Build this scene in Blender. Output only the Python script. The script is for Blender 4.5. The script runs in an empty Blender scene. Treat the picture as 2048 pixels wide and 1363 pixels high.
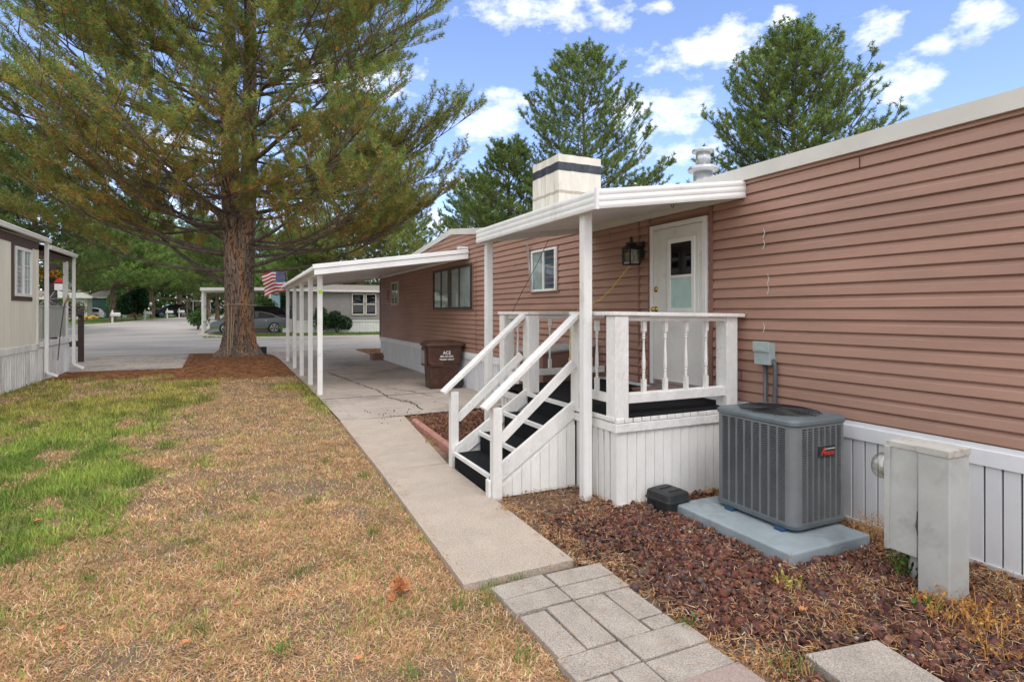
import bpy, bmesh, math, random
import numpy as np
from mathutils import Vector, Matrix
sc = bpy.context.scene
C = sc.collection
R = math.radians
# ------------------------------------------------------------------ camera
cam_d = bpy.data.cameras.new('camera'); cam = bpy.data.objects.new('camera', cam_d); C.objects.link(cam)
cam.location = (0, 0, 1.75); cam.rotation_euler = (R(90), 0, -math.atan(543 / 1150))
cam_d.sensor_width = 36; cam_d.lens = 1150 / 2048 * 36; cam_d.shift_y = -58.5 / 2048
cam_d.clip_start = 0.05; cam_d.clip_end = 3000
sc.camera = cam
# ------------------------------------------------------------------ world
SUN_EL, SUN_AZ = R(56), R(182)          # azimuth clockwise from +Y
w = bpy.data.worlds.new('World'); sc.world = w; w.use_nodes = True
nt = w.node_tree; N = nt.nodes; Lk = nt.links; N.clear()
def wn(t, **k):
    n = N.new(t)
    for a, b in k.items(): setattr(n, a, b)
    return n
def wm(op, a, b=None, c=None, clamp=False):
    n = N.new('ShaderNodeMath'); n.operation = op; n.use_clamp = clamp
    for i, v in enumerate((a, b, c)):
        if v is None: continue
        if isinstance(v, (int, float)): n.inputs[i].default_value = v
        else: Lk.new(v, n.inputs[i])
    return n.outputs[0]
out = wn('ShaderNodeOutputWorld'); bg = wn('ShaderNodeBackground'); Lk.new(bg.outputs[0], out.inputs[0])
sky = wn('ShaderNodeTexSky', sky_type='NISHITA', sun_disc=False, sun_elevation=SUN_EL, sun_rotation=SUN_AZ)
sky.air_density = 1.0; sky.dust_density = 0.6; sky.ozone_density = 1.6
tc = wn('ShaderNodeTexCoord'); sep = wn('ShaderNodeSeparateXYZ'); Lk.new(tc.outputs['Generated'], sep.inputs[0])
az = wm('ARCTAN2', sep.outputs[0], sep.outputs[1]); el = wm('ARCSINE', sep.outputs[2])
cmb = wn('ShaderNodeCombineXYZ'); Lk.new(az, cmb.inputs[0]); Lk.new(wm('MULTIPLY', el, 1.7), cmb.inputs[1])
def wnoise(scale, detail, rough, off=0.0):
    n = wn('ShaderNodeTexNoise'); n.inputs['Scale'].default_value = scale; n.inputs['Detail'].default_value = detail
    n.inputs['Roughness'].default_value = rough
    m = wn('ShaderNodeMapping'); m.inputs['Location'].default_value = (off, off * .7, 0)
    Lk.new(cmb.outputs[0], m.inputs[0]); Lk.new(m.outputs[0], n.inputs['Vector']); return n.outputs['Fac']
n1 = wnoise(9, 7, .62); n2 = wnoise(26, 5, .6, 3.1); n3 = wnoise(3.2, 4, .55, 7.7); n4 = wnoise(14, 4, .5, 11.3)
CL = [(0.507,0.475,0.135,0.030),(0.757,0.400,0.110,0.040),(0.70,0.325,0.095,0.048),(0.412,0.325,0.080,0.040),(0.72,0.255,0.100,0.030),
 (1.007,0.400,0.036,0.028),(1.124,0.380,0.042,0.028),(1.029,0.307,0.062,0.034),(0.884,0.430,0.028,0.018),(0.355,0.217,0.055,0.022),(1.078,0.358,0.022,0.013),
 (0.695,0.474,0.035,0.012),(0.167,0.377,0.121,0.040),(0.10,0.300,0.09,0.03),(-0.121,0.233,0.13,0.05),(-0.001,0.135,0.15,0.05),(0.30,0.150,0.055,0.025),
 (0.66,0.19,0.12,0.03),(0.45,0.11,0.15,0.03)]
best = None; shade = None
for (a, b, wa, wb) in CL:
    dx = wm('DIVIDE', wm('SUBTRACT', az, a), wa); dy = wm('DIVIDE', wm('SUBTRACT', el, b), wb)
    e = wm('SQRT', wm('ADD', wm('MULTIPLY', dx, dx), wm('MULTIPLY', dy, dy)))
    m_ = wm('SUBTRACT', 1.0, e)
    best = m_ if best is None else wm('MAXIMUM', best, m_)
    s_ = wm('MULTIPLY', wm('GREATER_THAN', m_, -.45), wm('MULTIPLY', wm('MULTIPLY', dy, -1.0), 1.0))
    shade = s_ if shade is None else wm('MAXIMUM', shade, s_)
nz = wm('ADD', wm('MULTIPLY', wm('SUBTRACT', n1, .5), 3.7), wm('MULTIPLY', wm('SUBTRACT', n2, .5), 1.9))
dens = wm('ADD', wm('MAXIMUM', best, -.9), nz)
# added near-full unseen cloud for soft neutral light (overhead and behind the camera)
dxv = wm('DIVIDE', wm('SUBTRACT', az, 0.45), 1.0); inside = wm('MULTIPLY', wm('LESS_THAN', wm('ABSOLUTE', dxv), 1.0), wm('LESS_THAN', el, .62))
other = wm('ADD', wm('SUBTRACT', wm('MULTIPLY', n3, 4.0), .7), wm('MULTIPLY', nz, .4))
densA = wm('ADD', wm('MULTIPLY', inside, dens), wm('MULTIPLY', wm('SUBTRACT', 1.0, inside), other))
cov = wm('SMOOTH_MIN', wm('MULTIPLY', wm('MAXIMUM', wm('ADD', densA, -.08), 0.0), .9), 1.0, .25, clamp=True)
grey = wm('MULTIPLY', wm('ADD', wm('MULTIPLY', shade, .55), wm('MULTIPLY', wm('SUBTRACT', n4, .45), 1.4)), 1.0, clamp=True)
ccol = wn('ShaderNodeMix', data_type='RGBA'); Lk.new(grey, ccol.inputs['Factor'])
ccol.inputs['A'].default_value = (7.0, 7.1, 7.25, 1); ccol.inputs['B'].default_value = (4.5, 4.6, 5.4, 1)
tint = wn('ShaderNodeMix', data_type='RGBA', blend_type='MULTIPLY'); tint.inputs['Factor'].default_value = 1.0
Lk.new(sky.outputs[0], tint.inputs['A']); tint.inputs['B'].default_value = (1.08, 1.06, 1.22, 1)
mx = wn('ShaderNodeMix', data_type='RGBA'); Lk.new(cov, mx.inputs['Factor'])
Lk.new(tint.outputs['Result'], mx.inputs['A']); Lk.new(ccol.outputs['Result'], mx.inputs['B'])
Lk.new(mx.outputs['Result'], bg.inputs['Color']); bg.inputs['Strength'].default_value = 0.145
# ------------------------------------------------------------------ sun (thin cloud over it)
sd = bpy.data.lights.new('sun', 'SUN'); so = bpy.data.objects.new('sun', sd); C.objects.link(so)
sd.energy = .85; sd.angle = R(26); sd.color = (1.0, .95, .89)
sv = Vector((math.sin(SUN_AZ) * math.cos(SUN_EL), math.cos(SUN_AZ) * math.cos(SUN_EL), math.sin(SUN_EL)))
so.rotation_euler = sv.to_track_quat('Z', 'Y').to_euler(); so.location = (-20, -20, 40)
vs = sc.view_settings; vs.view_transform = 'Standard'; vs.look = 'None'; vs.gamma = 1; vs.exposure = 0.70
sc.render.engine = 'CYCLES'; sc.cycles.max_bounces = 8; sc.cycles.diffuse_bounces = 5; sc.cycles.transparent_max_bounces = 12
sc.cycles.use_denoising = True
# ------------------------------------------------------------------ materials
def mat(name, col, rough=.6, var=.12, scale=6, bump=0, bscale=60, col2=None, metal=0, spec=.5, stretch=(1, 1, 1), dirt=None, coord='Object', detail=5, band=(.38, .62), attr=None, trans=0, coat=0, grain=None):
    m = bpy.data.materials.new(name); m.use_nodes = True; t = m.node_tree; n = t.nodes; l = t.links
    p = n['Principled BSDF']; p.inputs['Roughness'].default_value = rough; p.inputs['Metallic'].default_value = metal
    p.inputs['Specular IOR Level'].default_value = spec
    if coat: p.inputs['Coat Weight'].default_value = coat; p.inputs['Coat Roughness'].default_value = .08
    c = n.new('ShaderNodeTexCoord'); mp = n.new('ShaderNodeMapping'); mp.inputs['Scale'].default_value = stretch
    if coord == 'World':
        g = n.new('ShaderNodeNewGeometry'); l.new(g.outputs['Position'], mp.inputs[0])
    else: l.new(c.outputs[coord], mp.inputs[0])
    nz = n.new('ShaderNodeTexNoise'); nz.inputs['Scale'].default_value = scale; nz.inputs['Detail'].default_value = detail; nz.inputs['Roughness'].default_value = .6
    l.new(mp.outputs[0], nz.inputs['Vector'])
    rp = n.new('ShaderNodeMapRange'); rp.inputs[1].default_value = band[0]; rp.inputs[2].default_value = band[1]; l.new(nz.outputs['Fac'], rp.inputs[0])
    mix = n.new('ShaderNodeMix'); mix.data_type = 'RGBA'; l.new(rp.outputs[0], mix.inputs['Factor'])
    if attr:
        a = n.new('ShaderNodeAttribute'); a.attribute_name = attr
        sc_ = n.new('ShaderNodeMix'); sc_.data_type = 'RGBA'; sc_.blend_type = 'MULTIPLY'; sc_.inputs['Factor'].default_value = 1
        mix.inputs['A'].default_value = (1 - var,) * 3 + (1,); mix.inputs['B'].default_value = (1 + var,) * 3 + (1,)
        l.new(a.outputs['Color'], sc_.inputs['A']); l.new(mix.outputs['Result'], sc_.inputs['B']); res = sc_.outputs['Result']
    else:
        ca = tuple(x * (1 - var) for x in col); cb = col2 if col2 else tuple(min(1, x * (1 + var)) for x in col)
        mix.inputs['A'].default_value = ca + (1,); mix.inputs['B'].default_value = tuple(cb) + (1,); res = mix.outputs['Result']
    if dirt:     # dirt = (colour, scale, lo, hi): blotches with a shape of their own
        nd = n.new('ShaderNodeTexNoise'); nd.inputs['Scale'].default_value = dirt[1]; nd.inputs['Detail'].default_value = 7; nd.inputs['Roughness'].default_value = .68
        l.new(mp.outputs[0], nd.inputs['Vector'])
        rd = n.new('ShaderNodeMapRange'); rd.inputs[1].default_value = dirt[2]; rd.inputs[2].default_value = dirt[3]; l.new(nd.outputs['Fac'], rd.inputs[0])
        m2 = n.new('ShaderNodeMix'); m2.data_type = 'RGBA'; l.new(rd.outputs[0], m2.inputs['Factor']); l.new(res, m2.inputs['A']); m2.inputs['B'].default_value = tuple(dirt[0]) + (1,)
        res = m2.outputs['Result']
    if grain:
        ng = n.new('ShaderNodeTexNoise'); ng.inputs['Scale'].default_value = grain[0]; ng.inputs['Detail'].default_value = 2; l.new(mp.outputs[0], ng.inputs['Vector'])
        rg = n.new('ShaderNodeMapRange'); rg.inputs[1].default_value = .3; rg.inputs[2].default_value = .7; rg.inputs[3].default_value = 1 - grain[1]; rg.inputs[4].default_value = 1 + grain[1]; l.new(ng.outputs['Fac'], rg.inputs[0])
        mg = n.new('ShaderNodeMix'); mg.data_type = 'RGBA'; mg.blend_type = 'MULTIPLY'; mg.inputs['Factor'].default_value = 1; l.new(res, mg.inputs['A']); l.new(rg.outputs[0], mg.inputs['B']); res = mg.outputs['Result']
    l.new(res, p.inputs['Base Color'])
    if bump:
        nb = n.new('ShaderNodeTexNoise'); nb.inputs['Scale'].default_value = bscale; nb.inputs['Detail'].default_value = 4; l.new(mp.outputs[0], nb.inputs['Vector'])
        b = n.new('ShaderNodeBump'); b.inputs['Strength'].default_value = bump; b.inputs['Distance'].default_value = .02; l.new(nb.outputs['Fac'], b.inputs['Height']); l.new(b.outputs[0], p.inputs['Normal'])
    if trans:
        tr = n.new('ShaderNodeBsdfTranslucent'); l.new(res, tr.inputs['Color']); ms = n.new('ShaderNodeMixShader'); ms.inputs[0].default_value = trans
        o = [x for x in n if x.type == 'OUTPUT_MATERIAL'][0]; l.new(p.outputs[0], ms.inputs[1]); l.new(tr.outputs[0], ms.inputs[2]); l.new(ms.outputs[0], o.inputs[0])
    return m
def glass(name, tintc=(.9, .95, .97), refl=.06, alpha=.95):
    m = bpy.data.materials.new(name); m.use_nodes = True; t = m.node_tree; n = t.nodes; l = t.links; n.clear()
    o = n.new('ShaderNodeOutputMaterial'); g = n.new('ShaderNodeBsdfGlossy'); g.inputs['Roughness'].default_value = .02
    tr = n.new('ShaderNodeBsdfTransparent'); tr.inputs[0].default_value = tuple(x * alpha for x in tintc) + (1,)
    f0 = n.new('ShaderNodeLayerWeight'); f1 = n.new('ShaderNodeMath'); f1.operation = 'POWER'; f1.inputs[1].default_value = 4; l.new(f0.outputs['Facing'], f1.inputs[0]); f = n.new('ShaderNodeMath'); f.operation = 'MULTIPLY'; f.inputs[1].default_value = .55; l.new(f1.outputs[0], f.inputs[0])
    a = n.new('ShaderNodeMath'); a.operation = 'ADD'; a.inputs[1].default_value = refl; a.use_clamp = True; l.new(f.outputs[0], a.inputs[0])
    nz = n.new('ShaderNodeTexNoise'); nz.inputs['Scale'].default_value = 1.3; b = n.new('ShaderNodeBump'); b.inputs['Strength'].default_value = .05; l.new(nz.outputs['Fac'], b.inputs['Height']); l.new(b.outputs[0], g.inputs['Normal'])
    ms = n.new('ShaderNodeMixShader'); l.new(a.outputs[0], ms.inputs[0]); l.new(tr.outputs[0], ms.inputs[1]); l.new(g.outputs[0], ms.inputs[2]); l.new(ms.outputs[0], o.inputs[0]); return m
M = {}
M['white'] = mat('white_paint', (.80, .79, .765), .5, .05, 5, .25, 50, dirt=((.60, .56, .48), 3.5, .66, .90), stretch=(1, 1, .35))
M['white_wood'] = mat('white_wood_paint', (.78, .77, .75), .6, .06, 7, .5, 45, dirt=((.36, .31, .26), 9, .69, .74), stretch=(1, 1, .4))
M['white_metal'] = mat('white_metal', (.80, .80, .79), .38, .04, 3, dirt=((.52, .50, .45), 2.2, .56, .78))
M['soffit'] = mat('soffit_white', (.74, .74, .73), .5, .05, 3)
M['skirt'] = mat('skirting_vinyl', (.77, .78, .80), .5, .05, 3, dirt=((.42, .40, .37), 2.5, .62, .85), stretch=(1, 1, .5))
M['skirt_grey'] = mat('skirting_weathered', (.80, .79, .77), .6, .1, 3, dirt=((.36, .33, .30), 2.5, .5, .75), stretch=(1, 1, .3))
M['siding'] = mat('brown_siding', (.385, .224, .168), .55, .09, 1.3, .12, 120, stretch=(1, .35, 1.6), dirt=((.30, .17, .125), 1.1, .50, .78))
M['siding_trim'] = mat('brown_trim', (.24, .125, .095), .5, .1, 3)
M['dark'] = mat('dark_void', (.012, .012, .013), .8, .2, 5)
M['black'] = mat('black_metal', (.014, .014, .015), .4, .25, 20, .2, 90)
M['blackplastic'] = mat('black_plastic', (.022, .023, .025), .5, .2, 14, .3, 150)
M['carpet'] = mat('black_carpet', (.020, .021, .025), .95, .35, 120, .9, 260, spec=.15, dirt=((.09, .07, .055), 14, .66, .80))
M['canvas'] = mat('canvas_cover', (.70, .66, .58), .85, .07, 2.5, .6, 9, stretch=(2, 2, .5), dirt=((.42, .36, .28), 3.0, .60, .76))
M['canvas_stain'] = mat('canvas_stained', (.44, .38, .31), .85, .25, 22, stretch=(3, 3, .8), band=(.3, .7))
M['darkband'] = mat('dark_band', (.035, .042, .055), .5, .3, 12, .3, 30)
M['galv'] = mat('galvanised', (.50, .51, .52), .32, .14, 5, metal=.75)
M['roofing'] = mat('white_roofing', (.62, .62, .60), .5, .06, 3)
M['fascia'] = mat('cream_fascia', (.62, .60, .55), .5, .05, 2, dirt=((.45, .42, .36), 2, .6, .8))
M['door'] = mat('door_paint', (.72, .72, .69), .5, .05, 2.5, .1, 30, dirt=((.55, .50, .40), 3.5, .58, .75))
M['frost'] = mat('frosted_film', (.43, .62, .58), .35, .08, 4)
M['brass'] = mat('brass', (.62, .42, .12), .25, .1, 10, metal=.9)
M['glass'] = glass('window_glass'); M['glassdark'] = glass('dark_glass', (.5, .55, .6), .05, .6)
M['curtain'] = mat('curtain', (.66, .66, .60), .8, .1, 4); M['interior'] = mat('interior_dark', (.05, .05, .055), .8, .3, 3)
M['blueint'] = mat('window_blue_blind', (.10, .14, .20), .6, .3, 3)
M['bronze'] = mat('bronze_frame', (.045, .037, .032), .4, .2, 8)
M['beigeframe'] = mat('beige_frame', (.60, .57, .50), .5, .07, 5)
M['bin'] = mat('bin_brown', (.062, .025, .016), .42, .2, 8, .1, 90, dirt=((.11, .06, .045), 6, .55, .8))
M['rubber'] = mat('rubber', (.018, .018, .019), .7, .2, 12); M['lettering'] = mat('white_lettering', (.8, .8, .8), .5, .03, 5)
M['ac'] = mat('ac_grey', (.185, .197, .205), .42, .1, 5, .15, 220, metal=.2); M['aclid'] = mat('ac_lid', (.115, .145, .160), .4, .12, 6, .1, 200)
M['pad'] = mat('pad_grey', (.285, .335, .365), .7, .09, 3, .2, 110, dirt=((.17, .17, .16), 2.6, .5, .78))
M['red'] = mat('red_enamel', (.62, .04, .025), .4, .06, 9); M['blue'] = mat('blue_foot', (.02, .06, .13), .5, .1, 9)
M['steelgrey'] = mat('pedestal_steel', (.50, .515, .50), .48, .08, 3.5, .08, 40, metal=.15, dirt=((.30, .30, .28), 2.6, .52, .75))
M['rust'] = mat('rusty_steel', (.47, .46, .43), .6, .1, 6, dirt=((.32, .17, .08), 5.5, .56, .68))
M['conduit'] = mat('conduit_grey', (.085, .09, .10), .5, .1, 9); M['discbox'] = mat('box_grey', (.36, .43, .43), .45, .06, 9)
M['meterglass'] = glass('meter_glass', (.95, .95, .9), .2, .9)
M['yellow'] = mat('yellow_cord', (.72, .50, .04), .5, .08, 12)
M['concrete'] = mat('walk_concrete', (.46, .385, .32), .88, .06, 3.2, .45, 140, grain=(110, .30), dirt=((.34, .29, .24), 1.8, .58, .78), coord='World', detail=9)
M['slab'] = mat('slab_concrete', (.42, .36, .31), .85, .1, 1.5, .35, 120, grain=(60, .18), dirt=((.15, .135, .125), .75, .50, .72), coord='World', detail=8)
M['paver'] = mat('paver_concrete', (.43, .378, .33), .9, .16, 5, .7, 150, grain=(130, .35), dirt=((.15, .13, .12), 75, .62, .68), coord='World', detail=6, band=(.3, .7))
M['paver_pink'] = mat('paver_pink', (.39, .30, .27), .9, .14, 90, .6, 150, coord='World')
M['road'] = mat('asphalt', (.39, .355, .33), .85, .10, .5, .3, 90, grain=(25, .12), dirt=((.29, .265, .245), .22, .5, .66), coord='World', detail=9, stretch=(.5, 1, 1))
M['kerb'] = mat('kerb_concrete', (.50, .43, .37), .85, .1, 1.5, .2, 60, coord='World')
M['redkerb'] = mat('red_edging', (.40, .19, .15), .85, .15, 9, .5, 60)
M['soil'] = mat('ground_soil', (1, 1, 1), .95, .22, 30, .8, 60, coord='World', attr='Col', detail=9, band=(.3, .7))
M['bark'] = None
M['crack'] = mat('crack_dark', (.05, .045, .04), .9, .3, 20, coord='World')
M['needle'] = mat('needles', (1, 1, 1), .6, .10, 1.2, coord='World', attr='Col', trans=.36, spec=.2)
M['grass'] = mat('grass_blades', (1, 1, 1), .75, .12, 3, coord='World', attr='Col', trans=.2, spec=.15)
M['rock'] = mat('rock', (1, 1, 1), .92, .3, 60, .8, 120, coord='World', attr='Col', spec=.2)
M['leafmat'] = mat('leaves', (1, 1, 1), .5, .12, 3, coord='World', attr='Col', trans=.22, spec=.3)
M['dryleaf'] = mat('dry_leaf', (.64, .30, .14), .75, .25, 25, .4, 60, trans=.2)
M['cream'] = mat('cream_siding', (.80, .755, .65), .65, .05, 2, .1, 60, stretch=(1, 1, .2), dirt=((.68, .61, .50), 1.6, .55, .75))
M['brownpaint'] = mat('brown_paint', (.085, .050, .042), .6, .12, 8, .2, 40); M['darkbrown'] = mat('dark_brown_wood', (.032, .016, .013), .6, .2, 9, .2, 40)
M['greyfence'] = mat('grey_rail_panel', (.42, .43, .39), .6, .06, 4)
M['greysiding'] = mat('grey_siding', (.27, .25, .235), .6, .06, 2, coord='World'); M['whitefar'] = mat('white_far', (.70, .69, .66), .6, .06, 2)
M['creamfar'] = mat('cream_far', (.66, .62, .55), .6, .06, 2); M['greenfar'] = mat('green_far', (.030, .085, .065), .6, .1, 2); M['bluefar'] = mat('blue_far', (.27, .42, .50), .6, .05, 2)
M['shingle'] = mat('shingle', (.26, .22, .19), .85, .2, 12); M['tan'] = mat('tan_wood', (.33, .25, .17), .7, .15, 10)
M['carpaint'] = mat('car_grey', (.085, .098, .105), .25, .04, 2, metal=.55, coat=.7); M['carwhite'] = mat('car_white', (.75, .75, .75), .3, .03, 2, coat=.6)
M['carblack'] = mat('car_black', (.012, .012, .014), .22, .05, 2, coat=.7); M['chrome'] = mat('chrome', (.75, .75, .76), .18, .04, 4, metal=.9)
M['tail'] = mat('tail_red', (.42, .02, .02), .25, .05, 6); M['headlamp'] = mat('headlamp', (.62, .65, .68), .15, .1, 6)
M['flagred'] = mat('flag_red', (.50, .02, .035), .8, .08, 6, trans=.15); M['flagwhite'] = mat('flag_white', (.78, .76, .74), .8, .05, 6, trans=.15); M['flagblue'] = mat('flag_blue', (.03, .05, .17), .8, .1, 6, trans=.15)
M['yellowflower'] = mat('yellow_petals', (.75, .42, .02), .6, .25, 9); M['foil'] = mat('foil', (.7, .7, .72), .15, .2, 12, metal=.9)
M['straw'] = mat('straw', (.55, .33, .12), .8, .2, 9)
M['toy'] = mat('toy_orange', (.75, .25, .05), .5, .2, 5, col2=(.7, .6, .15))
def bark_mat():
    m = bpy.data.materials.new('pine_bark'); m.use_nodes = True; t = m.node_tree; n = t.nodes; l = t.links; p = n['Principled BSDF']; p.inputs['Roughness'].default_value = .9; p.inputs['Specular IOR Level'].default_value = .15
    c = n.new('ShaderNodeTexCoord'); mp = n.new('ShaderNodeMapping'); mp.inputs['Scale'].default_value = (1, 1, .17); l.new(c.outputs['Object'], mp.inputs[0])
    nd = n.new('ShaderNodeTexNoise'); nd.inputs['Scale'].default_value = 5; nd.inputs['Detail'].default_value = 5; l.new(mp.outputs[0], nd.inputs['Vector'])
    add = n.new('ShaderNodeMix'); add.data_type = 'VECTOR'; add.inputs['Factor'].default_value = .30; l.new(mp.outputs[0], add.inputs['A']); l.new(nd.outputs['Color'], add.inputs['B'])
    v = n.new('ShaderNodeTexVoronoi'); v.feature = 'DISTANCE_TO_EDGE'; v.inputs['Scale'].default_value = 17; l.new(add.outputs['Result'], v.inputs['Vector'])
    r = n.new('ShaderNodeValToRGB'); e = r.color_ramp.elements; e[0].position = .0; e[0].color = (.035, .025, .02, 1); e[1].position = .09; e[1].color = (.9, .9, .9, 1); l.new(v.outputs['Distance'], r.inputs[0])
    n2 = n.new('ShaderNodeTexNoise'); n2.inputs['Scale'].default_value = 2.6; n2.inputs['Detail'].default_value = 7; l.new(mp.outputs[0], n2.inputs['Vector'])
    r2 = n.new('ShaderNodeValToRGB'); e = r2.color_ramp.elements; e[0].position = .36; e[0].color = (.22, .175, .14, 1); e[1].position = .68; e[1].color = (.50, .24, .11, 1)
    x = e.new(.55); x.color = (.32, .22, .155, 1); l.new(n2.outputs['Fac'], r2.inputs[0])
    mu = n.new('ShaderNodeMix'); mu.data_type = 'RGBA'; mu.blend_type = 'MULTIPLY'; mu.inputs['Factor'].default_value = .8; l.new(r2.outputs[0], mu.inputs['A']); l.new(r.outputs[0], mu.inputs['B']); l.new(mu.outputs['Result'], p.inputs['Base Color'])
    b = n.new('ShaderNodeBump'); b.inputs['Strength'].default_value = .9; b.inputs['Distance'].default_value = .05; l.new(r.outputs[0], b.inputs['Height']); l.new(b.outputs[0], p.inputs['Normal']); return m
M['bark'] = bark_mat()
M['limb'] = mat('limb_bark', (.125, .095, .080), .9, .3, 8, .6, 40, spec=.15, coord='Object')
# ------------------------------------------------------------------ object helpers
ORG = {}
def tagit(o, label=None, cat=None, group=None, kind=None):
    if label: o['label'] = label
    if cat: o['category'] = cat
    if group: o['group'] = group
    if kind: o['kind'] = kind
    return o
def thing(name, label, cat, loc=(0, 0, 0), group=None, world=True, rz=0):
    o = bpy.data.objects.new(name, None); C.objects.link(o); o.empty_display_size = .1
    o.location = loc; o.rotation_euler = (0, 0, rz); ORG[o.name] = Vector(loc) if world else Vector((0, 0, 0))
    return tagit(o, label, cat, group)
def kids(o): return [c for c in bpy.data.objects if c.parent == o]
def copy_tree(o, parent=None, kidsmap=None):
    c = o.copy(); C.objects.link(c); c.parent = parent
    for ch in kids(o): copy_tree(ch, c)
    return c
def dup(o, loc, rz=0, label=None, scale=None):
    c = copy_tree(o); c.location = loc; c.rotation_euler = (0, 0, rz)
    if label: c['label'] = label
    if scale: c.scale = scale if hasattr(scale, '__len__') else (scale,) * 3
    return c
class MB:
    def __init__(s): s.v = []; s.f = []
    def add(s, vs, fs):
        b = len(s.v); s.v += [tuple(x) for x in vs]; s.f += [tuple(b + i for i in f) for f in fs]; return s
    def box(s, x0, x1, y0, y1, z0, z1, rz=0, c=None):
        v = [(x, y, z) for z in (z0, z1) for y in (y0, y1) for x in (x0, x1)]
        if rz:
            cx, cy = c if c else ((x0 + x1) / 2, (y0 + y1) / 2); ca, sa = math.cos(rz), math.sin(rz)
            v = [(cx + (x - cx) * ca - (y - cy) * sa, cy + (x - cx) * sa + (y - cy) * ca, z) for x, y, z in v]
        return s.add(v, [(0, 2, 3, 1), (4, 5, 7, 6), (0, 1, 5, 4), (2, 6, 7, 3), (0, 4, 6, 2), (1, 3, 7, 5)])
    def bar(s, a, b, w_, h_, up=(0, 0, 1)):          # rectangular bar from a to b
        a, b = Vector(a), Vector(b); d = (b - a).normalized(); u = Vector(up); sd_ = d.cross(u)
        if sd_.length < 1e-4: sd_ = d.cross(Vector((0, 1, 0)))
        sd_.normalize(); u = sd_.cross(d).normalized()
        v = [p + sd_ * (i * w_ / 2) + u * (j * h_ / 2) for p in (a, b) for i, j in ((-1, -1), (1, -1), (1, 1), (-1, 1))]
        return s.add(v, [(3, 2, 1, 0), (4, 5, 6, 7), (0, 1, 5, 4), (1, 2, 6, 5), (2, 3, 7, 6), (3, 0, 4, 7)])
    def tube(s, pts, r, n=8, cap=True):
        pts = [Vector(p) for p in pts]; rr = r if hasattr(r, '__len__') else [r] * len(pts); rings = []; b0 = len(s.v); pu = None
        for i, p in enumerate(pts):
            d = (pts[min(i + 1, len(pts) - 1)] - pts[max(i - 1, 0)]).normalized()
            u = d.cross(Vector((0, 0, 1)) if abs(d.z) < .95 else Vector((1, 0, 0))) if pu is None else (pu - d * pu.dot(d))
            if u.length < 1e-5: u = d.orthogonal()
            u.normalize(); pu = u; v_ = d.cross(u)
            for k in range(n):
                a = 2 * math.pi * k / n; s.v.append(tuple(p + (u * math.cos(a) + v_ * math.sin(a)) * rr[i]))
        for i in range(len(pts) - 1):
            for k in range(n):
                a = b0 + i * n + k; b = b0 + i * n + (k + 1) % n; s.f.append((a, b, b + n, a + n))
        if cap: s.f.append(tuple(b0 + k for k in range(n))[::-1]); s.f.append(tuple(b0 + (len(pts) - 1) * n + k for k in range(n)))
        return s
    def lathe(s, prof, cx, cy, n=16, axis='z', z0=0):
        b0 = len(s.v)
        for r, z in prof:
            for k in range(n):
                a = 2 * math.pi * k / n
                if axis == 'z': s.v.append((cx + r * math.cos(a), cy + r * math.sin(a), z0 + z))
                elif axis == 'y': s.v.append((cx + r * math.cos(a), cy + z, z0 + r * math.sin(a)))
                else: s.v.append((cx + z, cy + r * math.cos(a), z0 + r * math.sin(a)))
        for i in range(len(prof) - 1):
            for k in range(n):
                a = b0 + i * n + k; b = b0 + i * n + (k + 1) % n; s.f.append((a, b, b + n, a + n))
        s.f.append(tuple(b0 + k for k in range(n))[::-1]); s.f.append(tuple(b0 + (len(prof) - 1) * n + k for k in range(n))); return s
    def prism(s, poly, axis, a, b):                   # polygon (2D) extruded along axis
        def P(u, v_, t): return (t, u, v_) if axis == 'x' else ((u, t, v_) if axis == 'y' else (u, v_, t))
        n = len(poly); vs = [P(u, v_, a) for u, v_ in poly] + [P(u, v_, b) for u, v_ in poly]
        return s.add(vs, [tuple(range(n))[::-1], tuple(range(n, 2 * n))] + [(i, (i + 1) % n, n + (i + 1) % n, n + i) for i in range(n)])
    def build(s, name, m, parent=None, bevel=0, smooth=False, label=None, cat=None, group=None, kind=None, origin=None):
        me = bpy.data.meshes.new(name); o = bpy.data.objects.new(name, me); C.objects.link(o)
        if parent is not None:
            org = ORG[parent.name]; ORG[o.name] = org; o.parent = parent
        elif kind == 'structure' or origin is False: org = Vector((0, 0, 0))
        else:
            a = np.array(s.v); org = Vector(origin) if origin else Vector(((a[:, 0].min() + a[:, 0].max()) / 2, (a[:, 1].min() + a[:, 1].max()) / 2, a[:, 2].min()))
            o.location = org; ORG[o.name] = org
        me.from_pydata([(x - org.x, y - org.y, z - org.z) for x, y, z in s.v], [], s.f)
        bm = bmesh.new(); bm.from_mesh(me); bmesh.ops.recalc_face_normals(bm, faces=bm.faces); bm.to_mesh(me); bm.free()
        me.materials.append(m if not isinstance(m, str) else M[m])
        if smooth: me.polygons.foreach_set('use_smooth', [True] * len(me.polygons))
        if bevel:
            b = o.modifiers.new('bevel', 'BEVEL'); b.width = bevel; b.segments = 2; b.limit_method = 'ANGLE'
        return tagit(o, label, cat, group, kind)
def split(mb, name, m, parent, **k):
    n = len(mb.v); par = list(range(n))
    def fd(a):
        while par[a] != a: par[a] = par[par[a]]; a = par[a]
        return a
    for f in mb.f:
        for b in f[1:]: par[fd(b)] = fd(f[0])
    gr = {}
    for f in mb.f: gr.setdefault(fd(f[0]), []).append(f)
    for fs in gr.values():
        ids = sorted({i for f in fs for i in f}); mp = {a: b for b, a in enumerate(ids)}; q = MB(); q.v = [mb.v[i] for i in ids]; q.f = [tuple(mp[i] for i in f) for f in fs]; o = q.build(name, m, parent, **k)
    return o
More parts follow.
